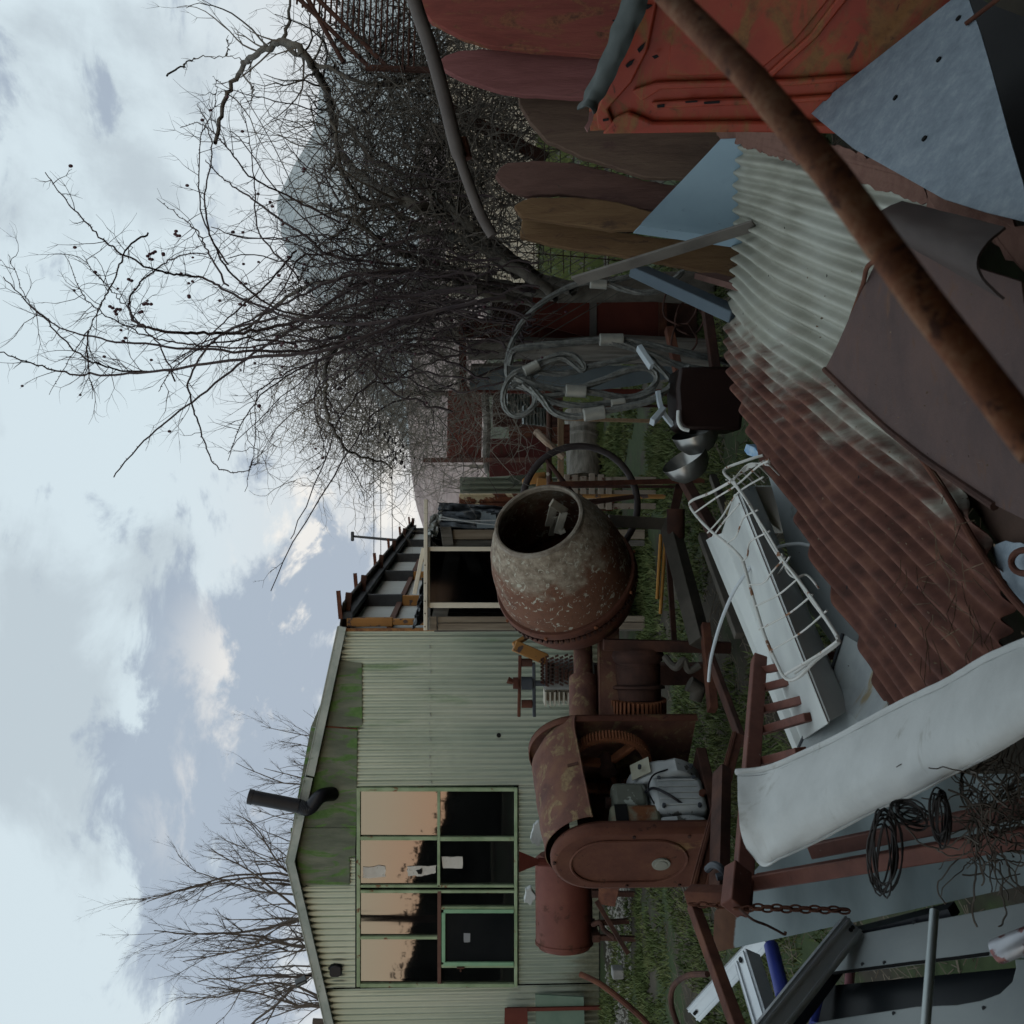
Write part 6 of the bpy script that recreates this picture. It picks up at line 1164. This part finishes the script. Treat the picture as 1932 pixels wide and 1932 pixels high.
for i in range(78):                                  # the body of the bush
    bx = R1.uniform(780, 1020); by = R1.gauss(575, 75); Y0 = R1.uniform(5.6, 7.2)
    a_ = R1.gauss(0, 1.0); tx = 400 + abs(R1.gauss(0, 170)) ; ty = 580 + a_ * 200
    if ty < 120: ty = 120 + R1.uniform(0, 200)
    if R1.random() < .5: tx += 120
    mx_ = (bx + tx) / 2 - R1.uniform(40, 200) * .5; my_ = (by + ty) / 2 + (by - ty) * .25 + R1.gauss(0, 30)
    sp = smooth_path([P(bx, by, Y0), P((bx + mx_) / 2, (by * 1.3 + my_ * .7) / 2, Y0), P(mx_, my_, Y0 + R1.gauss(0, .2)), P(tx + R1.uniform(-20, 60), ty, Y0 + R1.gauss(0, .4))], 9); n = len(sp); r = R1.uniform(.004, .0095)
    sp = [p + V((.10 * pnoise(V((k * .16, i, 0))), 0, .10 * pnoise(V((k * .16, i, 7))))) + V((R1.gauss(0, .006), 0, R1.gauss(0, .006))) for k, p in enumerate(sp)]
    canes.tube(sp, [r * (1 - .7 * k / n) for k in range(n)], 4, cap=False)
    for k in range(6, n - 1):
        if R1.random() < .26:
            d = (sp[k + 1] - sp[k]).normalized(); _, x, z = basis(d); a = R1.uniform(0, 6.28)
            grow(twigs, sp[k], (d * .5 + (x * math.cos(a) + z * math.sin(a))).normalized(), R1.uniform(.12, .55), .0024, 2 if R1.random() < .35 else 1, R1, .03, .27, .9, 3, .055, hips)
part('canes', canes, m_cane, rose, smooth=60); part('thorns', thorns, m_cane, rose, smooth=0)['kind'] = 'stuff'; part('twigs', twigs, m_cane, rose, smooth=0)['kind'] = 'stuff'
hb3 = MB(); r_ = random.Random(3)
for p in hips[:260]: hb3.ball(p + V((0, 0, -.008)), r_.uniform(.006, .010), 5, 1.25)
for (x, y) in ((330, 440), (336, 447), (291, 478), (284, 490), (280, 482), (245, 530), (217, 590), (210, 580), (224, 585), (265, 590), (272, 575), (282, 570), (233, 640), (355, 558), (310, 482)): 
    for _ in range(2): hb3.ball(P(x + r_.uniform(-4, 4), y + r_.uniform(-4, 4), 5.6), .009, 6, 1.2)
hb3.ball(P(489, 766, 5.8), .012, 6); part('rosehips', hb3, m_hip, rose)['kind'] = 'stuff'
print('hips', len(hips), 'twig verts', len(twigs.v))
# ---- bare tree with heavy limbs leaning to the right
bt = thing('bare_tree', 'leafless tree with thick grey limbs fanning to the upper right behind the slabs', 'tree', V((P(1040, 540, 6.9).x, 6.9, 0)))
limbs = MB(); tw2 = MB(); YL = 6.9
LB = [([(1080, 545), (1000, 520), (946, 494), (862, 412), (822, 398), (790, 390), (735, 367), (701, 344), (663, 315), (637, 270), (621, 194), (605, 153), (573, 101), (532, 81), (476, 105), (452, 133), (423, 194), (407, 270)], .045),
 ([(1060, 550), (990, 505), (930, 455), (880, 420), (820, 372), (760, 330), (700, 300), (660, 250), (625, 320)], .038),
 ([(1050, 552), (985, 515), (900, 465), (830, 440), (780, 425), (730, 390), (690, 380), (650, 330), (628, 230)], .034),
 ([(1050, 560), (960, 540), (900, 520), (830, 500), (761, 480), (700, 440), (640, 400), (600, 380)], .030),
 ([(1000, 560), (900, 540), (830, 520), (761, 511), (706, 511), (649, 523), (562, 546), (490, 603), (440, 630)], .026),
 ([(1000, 570), (900, 555), (820, 540), (761, 530), (721, 566), (666, 603), (640, 647), (614, 693), (614, 727), (620, 796), (660, 850), (740, 880)], .024),
 ([(1010, 575), (930, 560), (850, 520), (760, 560), (700, 590), (640, 610), (560, 625), (470, 632)], .018), ([(532, 81), (545, 30), (552, -40)], .016), ([(532, 85), (620, 130), (720, 160), (800, 130), (850, 60)], .016),
 ([(313, 141), (343, 125), (359, 117), (375, 107), (428, 105), (458, 117)], .006), ([(428, 104), (430, 84), (428, 70)], .005), ([(452, 137), (475, 162), (478, 178), (470, 195)], .006),
 ([(860, 411), (850, 350), (870, 300), (860, 240)], .012), ([(940, 492), (900, 410), (912, 360), (880, 330)], .012), ([(905, 395), (960, 425), (985, 440), (1020, 460), (1035, 500)], .008), ([(990, 440), (1020, 447), (1060, 455), (1100, 465)], .007),
 ([(780, 425), (730, 440), (690, 480), (640, 560), (580, 590)], .013), ([(735, 367), (690, 400), (640, 440), (600, 470), (560, 540)], .012), ([(820, 398), (800, 330), (760, 260), (740, 180), (700, 100), (680, 20)], .015), ([(700, 300), (690, 220), (640, 140), (600, 60)], .010)]
for i, (pts, r) in enumerate(LB):
    sp = smooth_path([P(x, y, YL - .25 + .5 * math.sin(k * .9 + i * 2)) for k, (x, y) in enumerate(pts)], 7); n = len(sp)
    sp = [p + V((R1.gauss(0, .008), 0, R1.gauss(0, .008))) for p in sp]
    limbs.tube(sp, [r * (1.0 - .72 * k / n) * (1 + .12 * pnoise(V((k * .6, i, 0)))) for k in range(n)], 9, cap=False)
    for k in range(n // 4, n - 1):
        if R1.random() < (.5 if r > .01 else .35):
            d = (sp[k + 1] - sp[k]).normalized(); _, x, z = basis(d); a = R1.uniform(0, 6.28); f_ = r * (1 - .7 * k / n)
            grow(tw2, sp[k], (d + (x * math.cos(a) + z * math.sin(a))).normalized(), R1.uniform(.2, .8) * (1 if r > .01 else .2), max(.0028, f_ * .35), 2 if r > .01 else 0, R1, .04, .22, .9, 3, .07)
base = V((P(1040, 540, 6.9).x, 6.9, 0)); limbs.tube([base, V((base.x, 6.9, .4)), P(1050, 552, 6.85)], [.12, .10, .07], 12)
part('trunk_and_limbs', limbs, m_limb, bt, smooth=60); part('twigs', tw2, m_twig, bt, smooth=0)['kind'] = 'stuff'
# ---- thickets: masses of tangled twigs
def thicket(n, fx, Yr, L, r, seed, lev=1, kids=3, jit=.33, up=.0):
    r_ = random.Random(seed); mb = MB()
    for i in range(n):
        x, y = fx(r_); p = P(x, y, r_.uniform(*Yr)); a = r_.uniform(0, 6.283)
        grow(mb, p, V((math.cos(a), r_.uniform(-.5, .5), math.sin(a))).normalized(), r_.uniform(*L), r * r_.uniform(.6, 1.5), lev, r_, up, jit, .9, kids, .06)
    return mb
def reg(poly_c):                                      # random point from weighted ellipses
    def f(r_):
        e = r_.choices(poly_c, [c_[4] for c_ in poly_c])[0]; return r_.gauss(e[0], e[2]), r_.gauss(e[1], e[3])
    return f
vt = solo('bramble_thicket', thicket(1500, reg([(660, 330, 40, 110, 1.6), (800, 60, 55, 70, 2), (840, 200, 60, 70, 3), (860, 330, 60, 60, 3), (780, 260, 70, 90, 2), (850, 440, 60, 50, 2), (720, 120, 50, 60, 1.4), (940, 200, 50, 60, 1), (920, 330, 40, 60, 1)]), (6.0, 7.3), (.3, .9), .0040, 21, 1, 3), m_twig, 'dense dark bramble thicket at the right behind the bent grey pipe', 'thicket', smooth=0)
vb = solo('tangled_hedge', thicket(1000, reg([(830, 560, 60, 50, 2), (820, 660, 60, 50, 2.4), (800, 760, 60, 50, 2), (870, 700, 40, 60, 1), (760, 620, 60, 60, 1.6), (780, 840, 40, 30, .8), (940, 770, 45, 45, .9), (720, 720, 60, 60, 1.2), (650, 640, 50, 70, .8)]), (6.6, 8.0), (.25, .7), .0028, 22, 1, 3), m_gtwig, 'tangled grey brown twiggy hedge above the scrap rack', 'hedge', smooth=0)
vh = solo('pale_twig_hedge', thicket(1150, reg([(690, 700, 70, 90, 2), (640, 760, 60, 60, 1.2), (720, 820, 50, 50, 1.2), (600, 660, 50, 70, 1), (760, 560, 60, 60, 1)]), (9.0, 11.0), (.3, .9), .0034, 23, 1, 3, .35), m_gtwig, 'fine pale twigs of a farther hedge seen through the rose bush', 'hedge', smooth=0)
# leaf-dark clumps caught in the twigs
lf = MB(); r_ = random.Random(9)
for cx, cy, n in ((635, 395, 60), (600, 470, 45), (590, 540, 60), (560, 530, 30), (650, 60, 180), (700, 110, 200), (640, 130, 90), (740, 60, 140), (705, 800, 30), (640, 720, 20), (735, 850, 80), (690, 200, 80)):
    for i in range(n):
        p = P(r_.gauss(cx, 14 if n < 70 else 26), r_.gauss(cy, 12 if n < 70 else 28), r_.uniform(5.7, 6.5)); s_ = r_.uniform(.006, .017)
        a = V((r_.gauss(0, 1), r_.gauss(0, 1), r_.gauss(0, 1))).normalized(); _, x, z = basis(a); lf.add([p - x * s_, p - z * s_ * .5, p + x * s_, p + z * s_ * .6 + a * s_ * .4], [(0, 1, 2, 3)])
part('withered_leaves', lf, M('withered_leaf', [(.020, .020, .024), (.045, .038, .038)], 9, .8, bump=0), bt, smooth=0)['kind'] = 'stuff'
# ---- trees behind the shed
def btree(x0, y0, Y, Ltrunk, ttop, seed, label, Lb, nl, spread=.8, r0=.09):
    r_ = random.Random(seed); b = P(x0, y0, Y); t = thing('bare_tree', label, 'tree', (b.x, Y, 0), 'bare trees behind the shed'); tr_ = MB(); cr = MB()
    z1 = P(ttop, y0, Y).z; pts = [V((b.x + .06 * math.sin(k * .9), Y, z1 * k / 8)) for k in range(9)]; tr_.tube(pts, [r0 * (1 - .35 * k / 8) for k in range(9)], 9)
    for i in range(nl):
        a = (i + .5) / nl * 2 - 1; hgt = r_.uniform(.72, 1.0); p = pts[min(8, int(hgt * 8))]
        d = V((a * spread * 1.2 + r_.gauss(0, .1), r_.gauss(0, .25), 1.0 - abs(a) * .35)).normalized()
        grow(cr, p, d, Lb * r_.uniform(.75, 1.1), r0 * .42, 3, r_, .06, .12, .75, [0, 5, 6, 7], .22, ratio=.50, sides=4, tmin=.12)
    part('trunk', tr_, m_tree, t); part('crown', cr, m_tree, t, smooth=0); return t
btree(900, 1702, 22, 4, 560, 31, 'tallest bare tree spreading its crown behind the peak of the shed roof', 3.9, 8, .95)
btree(900, 1790, 21, 4, 580, 32, 'bare tree behind the left roof slope close to the floodlight', 3.5, 7, 1.0)
btree(900, 1925, 20, 4, 590, 33, 'bare tree at the far left edge behind the shed', 3.6, 6, .9)
btree(900, 1600, 23, 4, 600, 34, 'slim bare tree just right of the roof peak', 3.0, 6, .8, .06)
btree(900, 1500, 23, 4, 615, 35, 'low bare tree whose twigs show behind the black flue', 2.7, 7, 1.0, .06)
btree(900, 1440, 23, 4, 635, 36, 'lowest bare tree with twig tips just above the right roof slope', 2.3, 6, 1.1, .05)
for i, (x, y, Y, L, sd_, lb) in enumerate(((880, 985, 26, 1.5, 41, 'small bare tree beyond the far end of the side shed'), (880, 930, 24, 1.9, 42, 'wispy bare shrub on the slope right of the street lamp'), (880, 880, 22, 1.7, 43, 'wispy bare shrub beside the twiggy hedge end'))):
    t = thing('bare_shrub', lb, 'shrub', (P(x, y, Y).x, Y, 0), 'bare shrubs in the distance'); r_ = random.Random(sd_); mb = MB(); b = V((P(x, y, Y).x, Y, 0)); mb.tube([b, b + V((0, 0, 1.6))], .04, 6)
    for k in range(7): grow(mb, b + V((0, 0, 1.1 + k * .08)), V((r_.uniform(-.8, .8), r_.uniform(-.3, .3), 1)).normalized(), L * r_.uniform(.6, 1), .012, 3, r_, .04, .12, .7, [0, 3, 3, 4], .2, ratio=.5)
    part('branches', mb, m_gtwig, t, smooth=0)
# ================================================================ grass
r_ = random.Random(77); mb = MB(); vs = []; fs = []
for i in range(150000):
    Y = 4.3 + 8.4 * r_.random() ** .8; X = r_.uniform(-.56, .5) * (Y + .5)
    q = pnoise(V((X * .9, Y * .9, 3))) + .5 * pnoise(V((X * 3, Y * 3, 1)))
    if q < -.12 + max(0, Y - 10.8) * .15 + (max(0, 1 - abs(Y - 11.3)) * .35 if X < -2 else 0) + .15 * r_.random(): continue
    h = r_.uniform(.02, .065) * (1 + max(0, q)); a = r_.uniform(0, 6.283); lx = r_.gauss(0, .5) * h; ly = r_.gauss(0, .5) * h; wd = .0035 + .0006 * Y; z0 = gz(X, Y) - .005; b = len(vs)
    vs += [V((X - math.cos(a) * wd, Y - math.sin(a) * wd, z0)), V((X + math.cos(a) * wd, Y + math.sin(a) * wd, z0)), V((X + lx, Y + ly, z0 + h))]; fs.append((b, b + 1, b + 2))
for i in range(30000):
    Y = 12.6 + 22 * r_.random() ** 1.4; X = r_.uniform(-.06, .5) * Y; q = pnoise(V((X * .5, Y * .5, 3)))
    if q < -.25: continue
    h = r_.uniform(.04, .16); wd = .004 + .0007 * Y; b = len(vs); z0 = gz(X, Y) - .01
    vs += [V((X - wd, Y, z0)), V((X + wd, Y, z0)), V((X + r_.gauss(0, .5) * h, Y, z0 + h))]; fs.append((b, b + 1, b + 2))
mb.v = vs; mb.f = fs
struct('grass', mb, M('grass_blade', [(.05, .075, .022), (.10, .13, .042), (.17, .18, .075)], 2.2, .7, bump=0, wrld=True), kind='stuff', smooth=0)
mb = MB()
for i in range(2600):
    Y = r_.uniform(10.4, 12.3); X = r_.uniform(-7, -1.6); s_ = r_.uniform(.008, .03); p = V((X, Y, gz(X, Y) + .002)); mb.add([p + V((-s_, 0, 0)), p + V((0, -s_, .0)), p + V((s_, 0, 0)), p + V((0, s_, 0)), p + V((0, 0, s_ * .8))], [(0, 1, 4), (1, 2, 4), (2, 3, 4), (3, 0, 4)])
struct('gravel', mb, M('gravel', [(.12, .115, .10), (.22, .21, .19), (.32, .31, .28)], 12, .9, bump=0), kind='stuff', smooth=0)
mb = MB()
for i in range(5200):
    Y = r_.uniform(3.2, 8.5); X = r_.uniform(-.55, .5) * Y; s_ = r_.uniform(.012, .05); p = V((X, Y, gz(X, Y) + r_.uniform(.0, .02))); a = r_.uniform(0, 3.14)
    mb.tube([p, p + V((math.cos(a) * s_ * 3, math.sin(a) * s_ * 3, r_.uniform(-.01, .03)))], .0022, 3)
struct('fallen_twigs', mb, M('litter', [(.10, .08, .06), (.2, .17, .13)], 12, .9, bump=0), kind='stuff', smooth=0)
# ================================================================ unseen roof and walls added to shade the foreground (just above and beside the view)
sh = thing('foreground_shade_roof', 'unseen low corrugated roof on posts with walls, added to shade the foreground', 'roof', (0.8, -1, 0))
part('roof_sheet', MB().grid(lambda u, v: (-2.6 + 6.6 * u, -4 + 5.3 * v, 2.75 + .10 * v + .012 * math.cos(u * 2 * math.pi * 86)), 680, 2, .003), m_roof, sh, smooth=60)
part('shade_back_wall', MB().beam((-1.6, -4, 1.35), (4.0, -4, 1.35), .05, 2.7), m_oldwood, sh)
part('side_wall', MB().beam((3.95, -3.95, 1.3), (3.95, 4.6, 1.3), .05, 2.6), m_oldwood, sh)
for X_, Y_ in ((-2.5, -3.9), (-2.5, 1.1), (3.85, 1.1)): part('post', MB().beam((X_, Y_, 0), (X_, Y_, 2.72), .1, .1), m_oldwood, sh)

# ================================================================ air
hz = MB().beam((0, -3100, 150), (0, 3100, 150), 6300, 303)
hm = bpy.data.materials.new('haze'); hm.use_nodes = True; _t = hm.node_tree; _t.nodes.remove(_t.nodes['Principled BSDF'])
pv = _t.nodes.new('ShaderNodeVolumePrincipled'); pv.inputs['Color'].default_value = (.93, .96, 1.0, 1); pv.inputs['Density'].default_value = .0024; pv.inputs['Anisotropy'].default_value = .2
_t.links.new(pv.outputs[0], _t.nodes['Material Output'].inputs['Volume'])
struct('haze', hz, hm, kind='stuff', smooth=0)
